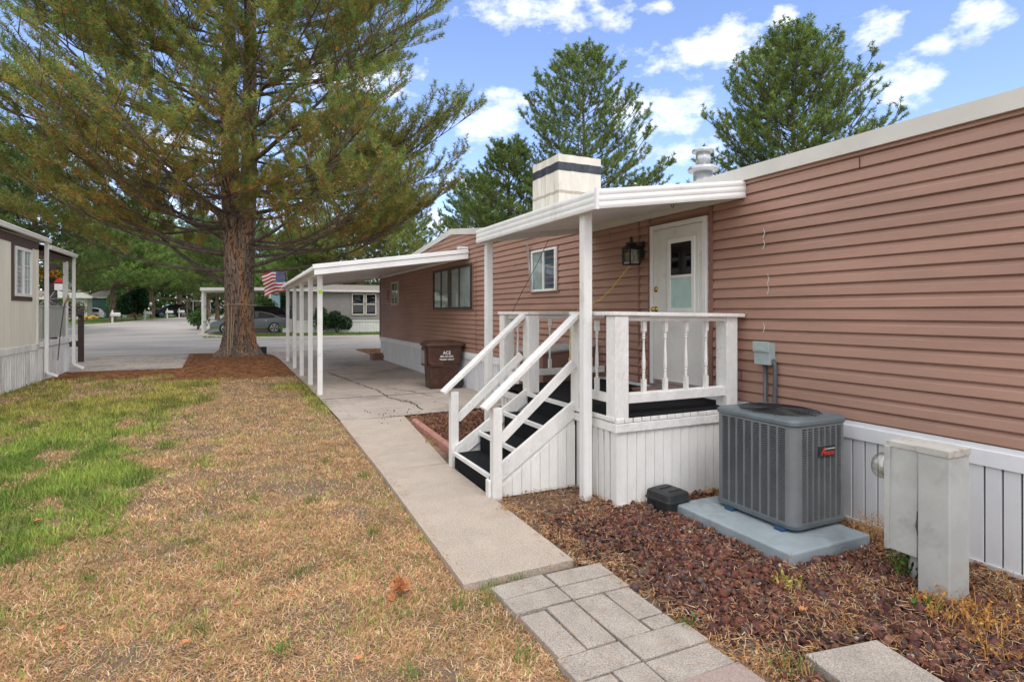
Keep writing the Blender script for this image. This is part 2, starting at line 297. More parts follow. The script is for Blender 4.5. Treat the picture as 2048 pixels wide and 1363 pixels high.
def npmesh(name, V, F, m, col=None, parent=None, smooth=False, **k):
    """V (n,3) array, F (m,3|4) index array, col (n,3)"""
    me = bpy.data.meshes.new(name); o = bpy.data.objects.new(name, me); C.objects.link(o)
    if parent is not None: org = ORG[parent.name]; o.parent = parent; ORG[o.name] = org; V = V - np.array(org)
    me.vertices.add(len(V)); me.vertices.foreach_set('co', V.astype(np.float32).ravel())
    n, q = F.shape; me.loops.add(n * q); me.loops.foreach_set('vertex_index', F.astype(np.int32).ravel())
    me.polygons.add(n); me.polygons.foreach_set('loop_start', np.arange(0, n * q, q, dtype=np.int32)); me.update(calc_edges=True)
    if smooth: me.polygons.foreach_set('use_smooth', np.ones(n, bool))
    if col is not None:
        a = me.color_attributes.new('Col', 'FLOAT_COLOR', 'POINT'); c4 = np.ones((len(V), 4), np.float32); c4[:, :3] = np.clip(col, 0, 1); a.data.foreach_set('color', c4.ravel())
    me.materials.append(M[m]); return tagit(o, **k)
_bev = {}
def text(name, s, size, loc, rot, m, parent, ext=.001, xs=1.0, shear=0):
    cu = bpy.data.curves.new(name, 'FONT'); cu.body = s; cu.size = size; cu.extrude = ext; cu.align_x = 'CENTER'; cu.align_y = 'CENTER'; cu.shear = shear; cu.offset = size * .012
    t = bpy.data.objects.new(name, cu); C.objects.link(t); bpy.context.view_layer.update()
    me = bpy.data.meshes.new_from_object(t.evaluated_get(bpy.context.evaluated_depsgraph_get())); bpy.data.objects.remove(t)
    o = bpy.data.objects.new(name, me); C.objects.link(o); me.materials.clear(); me.materials.append(M[m])
    o.parent = parent; o.location = Vector(loc) - ORG[parent.name]; o.rotation_euler = rot; o.scale = (xs, 1, 1); ORG[o.name] = ORG[parent.name]; return o
rng = np.random.default_rng(7); random.seed(5)
def vnoise(x, y, seed=0):
    def h(i, j):
        n = (i * 374761393 + j * 668265263 + seed * 974634777) & 0xffffffff; n = ((n ^ (n >> 13)) * 1274126177) & 0xffffffff; return ((n ^ (n >> 16)) & 0xffff) / 65535.0
    x = np.asarray(x, float); y = np.asarray(y, float); i = np.floor(x).astype(np.int64); j = np.floor(y).astype(np.int64); fx = x - i; fy = y - j; fx = fx * fx * (3 - 2 * fx); fy = fy * fy * (3 - 2 * fy)
    return (h(i, j) * (1 - fx) + h(i + 1, j) * fx) * (1 - fy) + (h(i, j + 1) * (1 - fx) + h(i + 1, j + 1) * fx) * fy
def fbm(x, y, seed=0, o=4):
    s = 0; a = .5; x = np.asarray(x, float); y = np.asarray(y, float)
    for k in range(o): s = s + a * vnoise(x, y, seed + k); x = x * 2.03 + 5.1; y = y * 2.03 + 1.7; a *= .5
    return s / (1 - .5 ** o)
def sst(a, b, x): t = np.clip((np.asarray(x, float) - a) / (b - a), 0, 1); return t * t * (3 - 2 * t)
def terr(x, y):
    yy = np.asarray(y, float); xx = np.asarray(x, float)
    z = np.interp(yy, [-1e4, 27, 34, 42, 50, 62, 80, 1e4], [0, 0, .10, .30, .50, .76, 1.0, 1.0])
    return z - .45 * sst(-13, -19, xx) * sst(60, 90, yy)
def tz(x, y): return float(terr(x, y))
# ================================================================== GROUND
def greenness(x, y):
    xb = np.interp(y, [0, 5, 6.3, 7.5, 9, 11, 14, 18], [-2.4, -1.35, -.95, -.45, -.85, -1.1, -.7, -.5])
    g = sst(-.55, .6, xb - x + (fbm(x * 1.6, y * 1.0, 3) - .5) * 1.5)
    g = g * (.12 + .88 * sst(.36, .58, fbm(x * 2.6 + 9, y * 1.7, 11) + .04)) * (.55 + .45 * sst(.3, .55, fbm(x * 8, y * 6, 13)))
    g = g * np.interp(y, [0, 10, 13, 17], [1, .95, .6, .5])
    g2 = .55 * sst(.52, .66, fbm(x * .9, y * .7, 21)) * sst(9.5, 12.5, y) + .5 * sst(.45, 0.0, np.abs(x - 1.35)) * sst(9.8, 11, y) * sst(16, 13, y)
    return np.clip(np.maximum(g, g2), 0, 1)
def needlezone(x, y):
    r = (y - 16.6) + (fbm(x * 1.1, y * 1.1, 31) - .5) * 2.6 - .25 * (x + .3) * 0 - sst(-.6, -2.6, x) * 1.6
    return sst(-.3, .7, r)
def bedmask(x, y):
    edge = np.interp(y, [-5, 0, 2.0, 3.3, 3.45, 4.9], [2.32, 2.3, 2.27, 2.22, 2.1, 2.15])
    near = (x > edge) & (y < 5.0)
    far = (x > np.interp(y, [5, 6.6, 7, 9.3], [2.2, 2.2, 2.42, 2.46])) & (y >= 5.0) & (y < 9.45) & (x < 4.7)
    return near | far
def bare(x, y): return np.maximum(.85 * sst(.52, .66, fbm(x * 2.6, y * 2.6, 51)), .75 * sst(.56, .64, fbm(x * 9, y * 9, 53)))
def lawn_colour(x, y):
    x = np.asarray(x, float); y = np.asarray(y, float)
    b = fbm(x * 5, y * 5, 61)[..., None]
    dry = np.array([.22, .145, .088]) * (1 - b) + np.array([.36, .24, .145]) * b
    soil = np.array([.105, .080, .062]); k = (bare(x, y) * .8)[..., None]; c = dry * (1 - k) + soil * k
    g = greenness(x, y)[..., None]; c = c * (1 - g) + np.array([.13, .145, .05]) * g
    far = sst(29, 36, y)[..., None]; c = c * (1 - far) + np.array([.09, .15, .03]) * far
    nzn = (needlezone(x, y) * (y < 30))[..., None]; c = c * (1 - nzn) + (np.array([.27, .125, .062]) * (.7 + .6 * b)) * nzn
    bm_ = bedmask(x, y)[..., None]; c = np.where(bm_, np.array([.115, .072, .050]) * (.7 + .6 * b), c)
    return c
xs = np.concatenate([[-1500, -600, -250, -120], np.arange(-80, -6, 2.), np.arange(-6, 5, .08), np.arange(5, 80, 2.), [120, 250, 600, 1500]])
ys = np.concatenate([[-1500, -300, -80, -30, -12, -5], np.arange(-1, 27, .08), np.arange(27, 111, 1.), [130, 180, 260, 400, 700, 1500]])
gx, gy = np.meshgrid(xs, ys); gz = terr(gx, gy) + np.where((gy < 26.5) & (gx > -5.5) & (gx < 5), (fbm(gx * 2, gy * 2, 71) - .5) * .02 - .012, 0)
V = np.stack([gx, gy, gz], -1).reshape(-1, 3); nx = len(xs); i = np.arange(len(ys) - 1)[:, None] * nx + np.arange(nx - 1)[None]; F = np.stack([i, i + 1, i + nx + 1, i + nx], -1).reshape(-1, 4)
npmesh('ground', V, F, 'soil', lawn_colour(gx, gy).reshape(-1, 3), smooth=True, kind='structure')
def sheet(name, rows, m, dz=.012, nxn=2, zf=tz, kind='structure'):
    mb = MB(); n = nxn
    for (y, x0, x1) in rows:
        for k in range(n): x = x0 + (x1 - x0) * k / (n - 1); mb.v.append((x, y, zf(x, y) + dz))
    for r in range(len(rows) - 1):
        for k in range(n - 1): a = r * n + k; mb.f.append((a, a + 1, a + 1 + n, a + n))
    return mb.build(name, m, kind=kind)
xl = lambda y: float(np.interp(y, [50, 56, 60, 68, 75, 88, 110, 140], [-15, -11.2, -9.6, -8.3, -6.9, -5.2, -3, 2]))
xr = lambda y: (-2.45 + (42 - y) ** 2 * .11 if y < 42 else float(np.interp(y, [42, 50, 62, 75, 88, 110, 140], [-2.45, -2.2, -1.5, 1, 3, 6, 11])))
rows = [(27, -90, 90), (30, -90, 90), (34, -90, 90), (37, -90, 90)]
road_rows = [(y, -90, xr(y)) for y in (37, 38, 39, 40, 41, 42, 46, 50)] + [(51, -17, xr(51)), (52, -14.2, xr(52)), (54, -12.3, xr(54))] + [(y, xl(y), xr(y)) for y in (56, 58, 60, 62, 65, 68, 72, 75, 80, 84, 88, 95, 100, 110, 120, 135)]
sheet('road', rows, 'road', .03); sheet('side_road', road_rows, 'road', .026)
def kerb(name, pts, wd=.4, h=.07, m='kerb'):
    mb = MB(); P_ = [Vector((x, y, 0)) for x, y in pts]
    for i_, p in enumerate(P_):
        d = (P_[min(i_ + 1, len(P_) - 1)] - P_[max(i_ - 1, 0)]).normalized(); s_ = Vector((d.y, -d.x, 0))
        z = tz(p.x, p.y)
        for o_, hh in ((-wd / 2, .035), (0.0, .04), (.06, h), (wd / 2, h + .01), (wd / 2, -.2)): q = p + s_ * o_; mb.v.append((q.x, q.y, z + hh))
    for i_ in range(len(P_) - 1):
        for k in range(4): a = i_ * 5 + k; mb.f.append((a, a + 1, a + 6, a + 5))
    return mb.build(name, m, kind='structure')
kerb('kerb', [(60, 37.1), (20, 37.1), (4, 37.1), (1.5, 37.15), (0.2, 37.6), (-.9, 38.5), (-1.7, 39.7), (-2.25, 41.2), (-2.35, 43)] + [(xr(y) + .1, y) for y in (50, 62, 75, 88, 110)][0:])
kerb('kerb', ([(-60, 50.3), (-17, 50.8), (-14.3, 51.8), (-12.5, 53.8)] + [(xl(y) - .1, y) for y in (56, 60, 64, 68, 75, 80, 88, 110, 135)])[::-1])
# concrete driveway under the carport, walkway, left driveway
sheet('driveway', [(9.34, 1.43, 1.45), (9.42, 1.43, 2.7), (9.62, 1.43, 4.66), (12, 1.42, 4.66), (16, 1.38, 4.66), (21.6, 1.3, 4.66), (22, 1.3, 4.68), (24.5, 1.2, 4.72), (26, .9, 4.66), (27.0, .4, 4.9)], 'slab', .03)
sheet('driveway', [(20.3, -5.6, -1.62), (22.9, -5.6, -1.72), (27.0, -6.2, -1.9)], 'slab', .02)
wk = MB()
for y0, y1, l0, l1, r0, r1 in ((3.40, 6.2, 1.27, 1.36, 2.085, 2.12), (6.2, 9.32, 1.36, 1.42, 2.12, 2.44)):
    mbv = [(l0, y0), (r0, y0 + .02), (r1, y1), (l1, y1)]
    b0 = len(wk.v); wk.v += [(x, y, .035) for x, y in mbv] + [(x, y, -.06) for x, y in mbv]
    wk.f += [(b0, b0 + 1, b0 + 2, b0 + 3)] + [(b0 + i_, b0 + 4 + i_, b0 + 4 + (i_ + 1) % 4, b0 + (i_ + 1) % 4) for i_ in range(4)]
wk.build('walkway', 'concrete', kind='structure')
def crack(pts, wd, z, seed=1):
    r = random.Random(seed); mb = MB(); P_ = []
    for a, b in zip(pts[:-1], pts[1:]):
        n = max(2, int(math.hypot(b[0] - a[0], b[1] - a[1]) / .07))
        for k in range(n): t = k / n; P_.append((a[0] + (b[0] - a[0]) * t + r.uniform(-.035, .035), a[1] + (b[1] - a[1]) * t + r.uniform(-.03, .03)))
    P_.append(pts[-1])
    for k, (x, y) in enumerate(P_): ww = wd * r.uniform(.4, 1.2); mb.v += [(x - ww / 2, y - ww * .3, z), (x + ww / 2, y + ww * .3, z)]
    mb.f = [(2 * k, 2 * k + 1, 2 * k + 3, 2 * k + 2) for k in range(len(P_) - 1)]
    return mb
cr = crack([(2.25, 16.9), (2.42, 15.2), (2.55, 13.8), (2.72, 12.6), (2.7, 11.4), (2.92, 10.7), (2.9, 9.8)], .032, .037); cr.build('driveway_crack', 'crack', kind='structure')
crack([(2.95, 12.9), (3.3, 12.2), (3.55, 11.2)], .02, .037, 4).build('driveway_crack', 'crack', kind='structure')
MB().box(1.46, 4.2, 11.78, 11.80, .031, .0345).build('driveway_joint', 'crack', kind='structure')
# joint between slab and walk
# ------------------------------------------------------------------ pavers
pv = [(1.42, 1.79, 3.15, 3.32, .05), (1.81, 2.22, 3.15, 3.32, 0), (1.42, 1.79, 2.96, 3.13, .04), (1.81, 2.22, 2.97, 3.13, 0), (1.44, 1.60, 2.50, 2.93, .01), (1.615, 1.79, 2.50, 2.94, 0), (1.81, 2.01, 2.50, 2.95, 0), (2.025, 2.20, 2.62, 2.95, -.03),
      (2.03, 2.19, 2.50, 2.605, .03), (1.42, 1.79, 2.30, 2.485, 0), (1.81, 2.23, 2.30, 2.485, 0), (1.81, 2.21, 2.10, 2.285, 0), (1.42, 1.60, 1.86, 2.285, 0), (1.615, 1.79, 1.86, 2.285, 0), (1.82, 2.22, 1.89, 2.085, 0, 1), (1.42, 1.79, 1.66, 1.845, 0), (1.81, 2.0, 1.45, 1.875, 0), (2.015, 2.2, 1.45, 1.875, 0),
      (1.42, 1.79, 1.46, 1.645, 0), (1.42, 1.60, 1.0, 1.445, 0), (1.615, 1.79, 1.0, 1.445, 0), (1.81, 2.22, 1.25, 1.435, 0), (1.81, 2.22, 1.05, 1.235, 0)]
PL = ['left paver of the first row touching the walkway end', 'right paver of the first row touching the walkway end', 'left crosswise paver of the second path row', 'right crosswise paver of the second path row', 'outer left lengthwise paver of the third row, next to the dead lawn', 'inner left lengthwise paver of the third row', 'inner right lengthwise paver of the third row', 'shortened outer right lengthwise paver of the third row beside the gravel', 'small cut paver piece right of the path with a weed beside it', 'left crosswise paver of the fourth row', 'right crosswise paver of the fourth row', 'right crosswise paver of the fifth row, above the pinkish one', 'outer left lengthwise paver at the bottom edge of the photo', 'inner left lengthwise paver at the bottom edge of the photo', 'pinkish paver at the bottom edge of the path beside the gravel']
for k, q in enumerate(pv[:len(PL)]):
    pink = len(q) > 5; z = .028 + random.uniform(-.004, .004)
    jx, jy = random.uniform(-.004, .004), random.uniform(-.004, .004); MB().box(q[0] - .002 + jx, q[1] + .002 + jx, q[2] - .002 + jy, q[3] + .002 + jy, -.02, z, rz=q[4] + random.uniform(-.012, .012)).build('paver', 'paver_pink' if pink else 'paver', bevel=.006,
        label=PL[k] if k < len(PL) else 'grey concrete paver of the path below the bottom edge of the photo', cat='paver', group='pavers of the garden path')
MB().box(2.52, 2.98, 1.48, 1.95, -.02, .036, rz=-.16).build('stepping_stone', 'paver', bevel=.008, label='square concrete stepping stone set among the red gravel', cat='stepping stone')
# red scalloped edging of the small bed
mb = MB()
for k in range(22):
    y = 6.75 + k * .093; x = 2.36 + (y - 6.75) * .045
    mb.lathe([(.052, -.03), (.052, .075), (.03, .095), (.005, .10)], x, y, 10)
mb.build('bed_edging', 'redkerb', label='low scalloped reddish edging between walkway and small gravel bed', cat='edging')

# ================================================================== THE BROWN MOBILE HOME
WX = 4.64
home = thing('mobile_home', 'long brown mobile home with lapped siding, white skirting and white porch door', 'mobile home', (WX, 9, 0))
def rooft(y): return float(np.interp(y, [-4, 8.6, 13.19, 21.1], [3.20, 3.20, 3.74, 3.09]))
# siding
pitch = .1045; zb = .846
prof = [(0, .006), (.0, -.018), (.004, -.020), (.060, -.014), (.072, -.006), (.087, -.005), (.0885, .009), (.1045, .009)]
def yspan(z):
    if z <= 3.06: return (-4, 21.1)
    z += .13
    if z <= 3.2: return (-4, min(21.1, 13.19 + (3.74 - z) / .65 * 7.91))
    if z >= 3.74: return None
    return (8.6 + (z - 3.2) / .54 * 4.59, 13.19 + (3.74 - z) / .65 * 7.91)
mb = MB(); k = -1
while True:
    z0 = zb + k * pitch; k += 1
    a = yspan(z0)
    if a is None or a[1] - a[0] < .3: break
    b = yspan(z0 + pitch) or a
    ns = 30
    b0 = len(mb.v)
    wv = random.uniform(0, 6)
    for (dz, dx) in prof:
        t = dz / pitch; ya = a[0] + (b[0] - a[0]) * t; yb = a[1] + (b[1] - a[1]) * t
        for j in range(ns + 1):
            y = ya + (yb - ya) * j / ns
            wob = .0028 * math.sin(y * 1.3 + wv) + .002 * math.sin(y * 3.7 + wv * 2)
            mb.v.append((WX + dx + wob, y, max(z0 + dz, .80) + .0025 * math.sin(y * .9 + wv)))
    for r_ in range(len(prof) - 1):
        for j in range(ns): q = b0 + r_ * (ns + 1) + j; mb.f.append((q, q + 1, q + ns + 2, q + ns + 1))
sid = mb.build('siding', 'siding', home)
MB().box(WX + .02, 8.4, -4, 21.09, .1, 3.05).build('wall_core', 'dark', home)
# end wall facing the street and its roof
mb = MB(); mb.prism([(WX + .003, .8), (8.42, .8), (8.42, 3.05), (6.5, 3.3), (WX + .003, 3.05)], 'y', 21.1, 21.12); mb.build('end_wall', 'siding', home)
mb = MB(); mb.bar((WX - .012, 21.12, .8), (WX - .012, 21.12, 3.05), .04, .04); mb.bar((WX - .012, 5.98, .85), (WX - .012, 5.98, 3.02), .02, .03, up=(0, 1, 0)); mb.bar((WX - .014, 5.76, .85), (WX - .014, 5.76, 2.98), .03, .045, up=(0, 1, 0)); mb.bar((WX - .014, 4.72, .85), (WX - .014, 4.72, 3.0), .035, .05, up=(0, 1, 0))
mb.bar((WX - .014, 4.745, 2.83), (WX - .014, 5.73, 2.83), .045, .03); mb.bar((WX - .012, 11.62, .9), (WX - .012, 11.62, 2.9), .02, .03, up=(0, 1, 0)); split(mb, 'trim', 'siding_trim', home)
# roof with fascia
mb = MB()
mb.add([(WX - .05, -4, 3.205), (WX - .05, 8.6, 3.205), (6.6, 8.6, 3.42), (6.6, -4, 3.42), (8.5, 8.6, 3.15), (8.5, -4, 3.15)], [(0, 1, 2, 3), (3, 2, 4, 5)])
mb.add([(WX - .05, 8.6, 3.205), (WX - .05, 13.19, 3.745), (WX - .05, 21.2, 3.09), (8.5, 8.6, 3.205), (8.5, 13.19, 3.745), (8.5, 21.2, 3.09)], [(0, 1, 4, 3), (1, 2, 5, 4)])
mb.build('roof', 'roofing', home)
mb = MB()
for (ya, za), (yb, zb_) in (((-4, 3.2), (4.36, 3.2)), ((4.362, 3.2), (8.6, 3.2)), ((8.6, 3.2), (13.19, 3.74)), ((13.19, 3.74), (21.2, 3.085))):
    h = .125
    v = [(x, y, z + d) for x in (WX - .05, WX - .022) for (y, z) in ((ya, za), (yb, zb_)) for d in (-h, .008)]
    mb.add(v, [(0, 2, 3, 1), (4, 5, 7, 6), (0, 1, 5, 4), (2, 6, 7, 3), (0, 4, 6, 2), (1, 3, 7, 5)])
split(mb, 'fascia', 'fascia', home)
# skirting with vertical grooves
def boards(mb, x, y0, y1, z0, z1f, pitch_, axis='y', th=.014, gap=.010, sgn=-1, jit=0):
    n = int(round((y1 - y0) / pitch_)); p = (y1 - y0) / n
    for k in range(n):
        a = y0 + k * p + gap / 2; b = y0 + (k + 1) * p - gap / 2
        za = z1f(a) if callable(z1f) else z1f; zb2 = z1f(b) if callable(z1f) else z1f
        t0 = th; t1 = th * .35
        if axis == 'y': v = [(x, a, z0), (x, b, z0), (x + sgn * t1, b, z0), (x + sgn * t0, a, z0), (x, a, za), (x, b, zb2), (x + sgn * t1, b, zb2), (x + sgn * t0, a, za)]
        else: v = [(a, x, z0), (b, x, z0), (b, x + sgn * t0, z0), (a, x + sgn * t1, z0), (a, x, za), (b, x, zb2), (b, x + sgn * t0, zb2), (a, x + sgn * t1, za)]
        mb.add(v, [(0, 1, 2, 3), (7, 6, 5, 4), (0, 4, 5, 1), (1, 5, 6, 2), (2, 6, 7, 3), (3, 7, 4, 0)])
    return mb
mb = MB(); boards(mb, WX, -4, 21.08, .0, .70, .105); mb.box(WX - .03, WX, -4, 21.1, .695, .80); mb.box(WX - .018, WX, -4, 21.1, .80, .838); mb.box(WX - .024, WX - .014, -4, 21.1, 0, .03); mb.build('skirting', 'skirt', home)
# split joints in the siding: short caulked zigzags and dark seams
mb = MB()
for (y, z) in ((4.03, 2.47), (4.03, 2.36), (3.98, 2.02), (3.98, 1.92), (4.03, 1.55), (7.62, 1.75), (9.6, 1.95), (9.6, 1.86), (7.65, 2.05), (5.97, 1.62)):
    s_ = .004 if y < 5 else .0025
    mb.add([(WX - .0222, y, z), (WX - .0222, y + s_ * 2, z), (WX - .0222, y - .02, z + .05), (WX - .0222, y - .02 + s_ * 2, z + .05), (WX - .0222, y, z + .095), (WX - .0222, y + s_, z + .095)], [(0, 1, 3, 2), (2, 3, 5, 4)])
split(mb, 'caulk_mark', 'whitefar', home)
mb = MB()
for (y, z) in ((3.06, 2.93), (9.62, 2.55), (9.9, 2.5), (16.8, 2.3), (14.8, 1.3), (18.9, 1.6), (18.9, 2.35), (12.8, 1.25), (4.3, 1.05), (17.2, 1.0), (6.6, 2.75)):
    mb.add([(WX - .0222, y, z), (WX - .0222, y + .007, z), (WX - .0222, y + .012, z + .1), (WX - .0222, y + .004, z + .1)], [(0, 1, 3, 2)] and [(0, 1, 2, 3)])
split(mb, 'siding_seam', 'dark', home)
# windows
def slider(y0, y1, z0, z1, fm, cur, gm='glass', fw=.04, name='window', cuty=None, darkside=None, dep=.06, par=None):
    x = WX; par = par or home
    mb = MB(); fx0, fx1 = x - dep, x - .004
    mb.box(fx0, fx1, y0, y1, z0, z0 + fw); mb.box(fx0, fx1, y0, y1, z1 - fw, z1); mb.box(fx0, fx1, y0, y0 + fw, z0 + fw, z1 - fw); mb.box(fx0, fx1, y1 - fw, y1, z0 + fw, z1 - fw)
    ym = cuty or (y0 + y1) / 2; mb.box(fx0 + .005, fx1, ym - fw * .45, ym + fw * .45, z0 + fw, z1 - fw)
    f = mb.build(name, fm, par, bevel=.004)
    MB().box(fx0 + .018, fx0 + .022, y0 + fw, y1 - fw, z0 + fw, z1 - fw).build('pane', gm, f)
    mb = MB()
    if cur:
        n = 60; b0 = len(mb.v); ya, yb = cur
        for k in range(n + 1):
            y = ya + (yb - ya) * k / n; xx = x - .026 + .007 * math.sin(k * 1.35); mb.v += [(xx, y, z0 + fw), (xx, y, z1 - fw)]
        mb.f += [(b0 + 2 * k, b0 + 2 * k + 2, b0 + 2 * k + 3, b0 + 2 * k + 1) for k in range(n)]
        mb.build('curtain', 'curtain', f)
    mb = MB(); mb.box(x - .017 + .0, x - .0165 + .001, y0 + fw, y1 - fw, z0 + fw, z1 - fw); mb.build('backing', darkside or 'interior', f)
    return f
wl = slider(11.84, 14.6, 1.81, 2.81, 'bronze', (11.9, 14.5), fw=.05, cuty=13.3)
mb = MB()
for y in (12.62, 13.95): mb.box(WX - .055, WX - .035, y - .018, y + .018, 1.86, 2.76)
split(mb, 'mullion', 'bronze', wl); 
MB().box(WX - .052, WX - .03, 13.2, 13.42, 1.86, 2.76).build('mullion', 'bronze', wl)
slider(8.08, 8.93, 2.09, 2.80, 'white_metal', (8.5, 8.88), fw=.038, darkside='blueint')
slider(18.32, 19.26, 1.97, 2.73, 'beigeframe', (18.4, 18.72), fw=.05)
mb = MB(); mb.box(WX - .03, WX - .004, 8.02, 8.99, 2.062, 2.088); mb.box(WX - .026, WX - .004, 8.045, 8.075, 2.09, 2.82); mb.box(WX - .026, WX - .004, 11.75, 11.835, 1.78, 2.84); mb.box(WX - .026, WX - .004, 11.835, 14.66, 1.775, 1.805); split(mb, 'window_trim', 'siding_trim', home)
MB().box(WX - .03, WX - .004, 19.75, 20.1, 2.15, 2.5).build('vent_cover', 'siding_trim', home, bevel=.005)
# door
dr = MB().box(WX - .045, WX - .004, 4.83, 5.66, .90, 2.74).build('door', 'door', home, bevel=.004)
mb = MB(); mb.box(WX - .052, WX - .004, 4.77, 4.825, .84, 2.80); mb.box(WX - .052, WX - .004, 5.665, 5.72, .84, 2.80); mb.box(WX - .052, WX - .004, 4.826, 5.664, 2.745, 2.80); split(mb, 'door_frame', 'white', dr, bevel=.003)
mb = MB(); mb.box(WX - .065, WX - .045, 4.93, 5.38, 1.74, 1.79); mb.box(WX - .065, WX - .045, 4.93, 5.38, 2.55, 2.60); mb.box(WX - .065, WX - .045, 4.93, 4.98, 1.79, 2.55); mb.box(WX - .065, WX - .045, 5.33, 5.38, 1.79, 2.55); mb.box(WX - .066, WX - .046, 4.98, 5.33, 2.14, 2.175); mb.build('door_window_frame', 'white', dr, bevel=.004)
mb = MB(); mb.box(WX - .051, WX - .046, 4.90, 5.42, 2.62, 2.64); mb.box(WX - .051, WX - .046, 4.90, 5.42, 1.70, 1.72); mb.box(WX - .051, WX - .046, 4.88, 4.90, 1.70, 2.64); mb.box(WX - .051, WX - .046, 5.42, 5.44, 1.70, 2.64); mb.build('door_moulding', 'door', dr)
MB().box(WX - .053, WX - .050, 4.98, 5.33, 2.175, 2.55).build('pane', 'glassdark', dr); MB().box(WX - .0475, WX - .0465, 4.98, 5.33, 2.175, 2.55).build('dark_screen', mat('grey_screen', (.16, .16, .155), .7, .4, 3), dr)
MB().box(WX - .053, WX - .049, 4.98, 5.33, 1.79, 2.14).build('frosted_pane', 'frost', dr)
for z, nm in ((2.02, 'deadbolt'), (1.78, 'door_knob')):
    mb = MB().lathe([(.034, 0), (.034, -.008), (.014, -.012), (.014, -.03), (.028, -.036), (.03, -.055), (.018, -.068), (.004, -.07)] if nm == 'door_knob' else [(.032, 0), (.032, -.012), (.016, -.016), (.014, -.024), (.003, -.025)], WX - .046, 5.60, 14, 'x', z); mb.build(nm, 'brass', dr, smooth=True)
mb = MB(); mb.box(WX - .075, WX - .01, 4.8, 5.69, .845, .875); mb.box(WX - .05, WX - .045, 4.84, 5.65, .905, .93); mb.build('threshold', 'galv', dr)
MB().box(4.25, 4.56, 4.85, 5.62, .812, .842, rz=.03).build('doormat', 'siding_trim', label='flat reddish brown doormat at the porch door', cat='doormat')
# chimney with canvas cover
ch = thing('chimney', 'square chimney wrapped in cream canvas with a dark band', 'chimney', (6.1, 10.3, 3.3)); ch.parent = None
x0, x1, y0, y1 = 5.61, 6.59, 9.75, 10.85
def wrapc(z0, z1, off, m, name, wr=.015, seed=0, nz=8, n=14, botd=0):
    r = random.Random(seed); mb = MB(); per = [(x0 + (x1 - x0) * k / n, y0) for k in range(n)] + [(x1, y0 + (y1 - y0) * k / n) for k in range(n)] + [(x1 - (x1 - x0) * k / n, y1) for k in range(n)] + [(x0, y1 - (y1 - y0) * k / n) for k in range(n)]
    L = len(per); cx, cy = (x0 + x1) / 2, (y0 + y1) / 2; ph = [r.uniform(0, 6) for _ in range(4)]
    for j in range(nz + 1):
        z = z0 + (z1 - z0) * j / nz
        for k, (x, y) in enumerate(per):
            d = off + wr * (math.sin(k * 1.1 + ph[0] + z * 3) * .6 + math.sin(k * 2.3 + ph[1] - z * 2) * .5) * (1 if k % n else 0) * (1.3 - (z - 3.2) / 1.7)
            s_ = 1 + (d + botd * (1 - j / nz)) / .55; mb.v.append((cx + (x - cx) * s_, cy + (y - cy) * s_, z))
    for j in range(nz):
        for k in range(L): a = j * L + k; b = j * L + (k + 1) % L; mb.f.append((a, b, b + L, a + L))
    if name == 'canvas_top':
        b = len(mb.v); mb.v.append((cx, cy, z1 + .03)); mb.f += [(nz * L + k, nz * L + (k + 1) % L, b) for k in range(L)]
    return mb.build(name, m, ch, smooth=False)
wrapc(3.25, 4.07, .0, 'canvas', 'canvas_cover', .034, 1, 12, 16); wrapc(4.07, 4.13, .0005, 'canvas_stain', 'stained_seam', .034, 1, 3, 16); wrapc(4.13, 4.52, 0, 'canvas', 'canvas_cover', .034, 1, 8, 16); wrapc(4.515, 4.68, .005, 'darkband', 'dark_band', .034, 1, 4, 16); wrapc(4.68, 4.83, .0, 'canvas', 'canvas_top', .034, 1, 4, 16)
# flue
fl = thing('roof_flue', 'galvanised metal flue with round rain cap on the brown home', 'flue', (6.0, 6.29, 3.3))
MB().lathe([(.135, .0), (.135, .56)], 6, 6.29, 20, z0=3.2).build('flue_pipe', 'galv', fl, smooth=True)
MB().lathe([(.135, 0), (.21, .02), (.215, .05), (.19, .085), (.12, .10)], 6, 6.29, 20, z0=3.74).build('storm_collar', 'galv', fl, smooth=True)
MB().lathe([(.10, 0), (.10, .2)], 6, 6.29, 20, z0=3.84).build('upper_pipe', 'galv', fl, smooth=True)
MB().lathe([(.12, 0), (.155, .015), (.15, .045), (.08, .075), (.01, .09)], 6, 6.29, 20, z0=4.02).build('rain_cap', 'galv', fl, smooth=True)
# wall lantern
la = thing('wall_lantern', 'black outdoor wall lantern with clear glass beside the porch door', 'lantern', (4.46, 5.92, 2.34))
MB().box(4.60, 4.628, 5.86, 5.98, 2.42, 2.64).build('back_plate', 'black', la, bevel=.006)
mb = MB(); mb.bar((4.60, 5.92, 2.56), (4.46, 5.92, 2.60), .03, .03); mb.bar((4.46, 5.92, 2.60), (4.46, 5.92, 2.68), .03, .03); mb.lathe([(.018, .0), (.012, .02)], 4.46, 5.92, 8, z0=2.675); mb.build('arm', 'black', la)
mb = MB(); hw = .075
mb.add([(4.46 + a * .10, 5.92 + b * .10, 2.545) for a, b in ((-1, -1), (1, -1), (1, 1), (-1, 1))] + [(4.46 + a * .035, 5.92 + b * .035, 2.60) for a, b in ((-1, -1), (1, -1), (1, 1), (-1, 1))], [(3, 2, 1, 0), (4, 5, 6, 7), (0, 1, 5, 4), (1, 2, 6, 5), (2, 3, 7, 6), (3, 0, 4, 7)]); mb.box(4.41, 4.51, 5.87, 5.97, 2.60, 2.625); mb.build('lantern_roof', 'black', la)
mb = MB(); mb.box(4.46 - hw, 4.46 + hw, 5.92 - hw, 5.92 + hw, 2.335, 2.355); mb.box(4.46 - hw, 4.46 + hw, 5.92 - hw, 5.92 + hw, 2.53, 2.545)
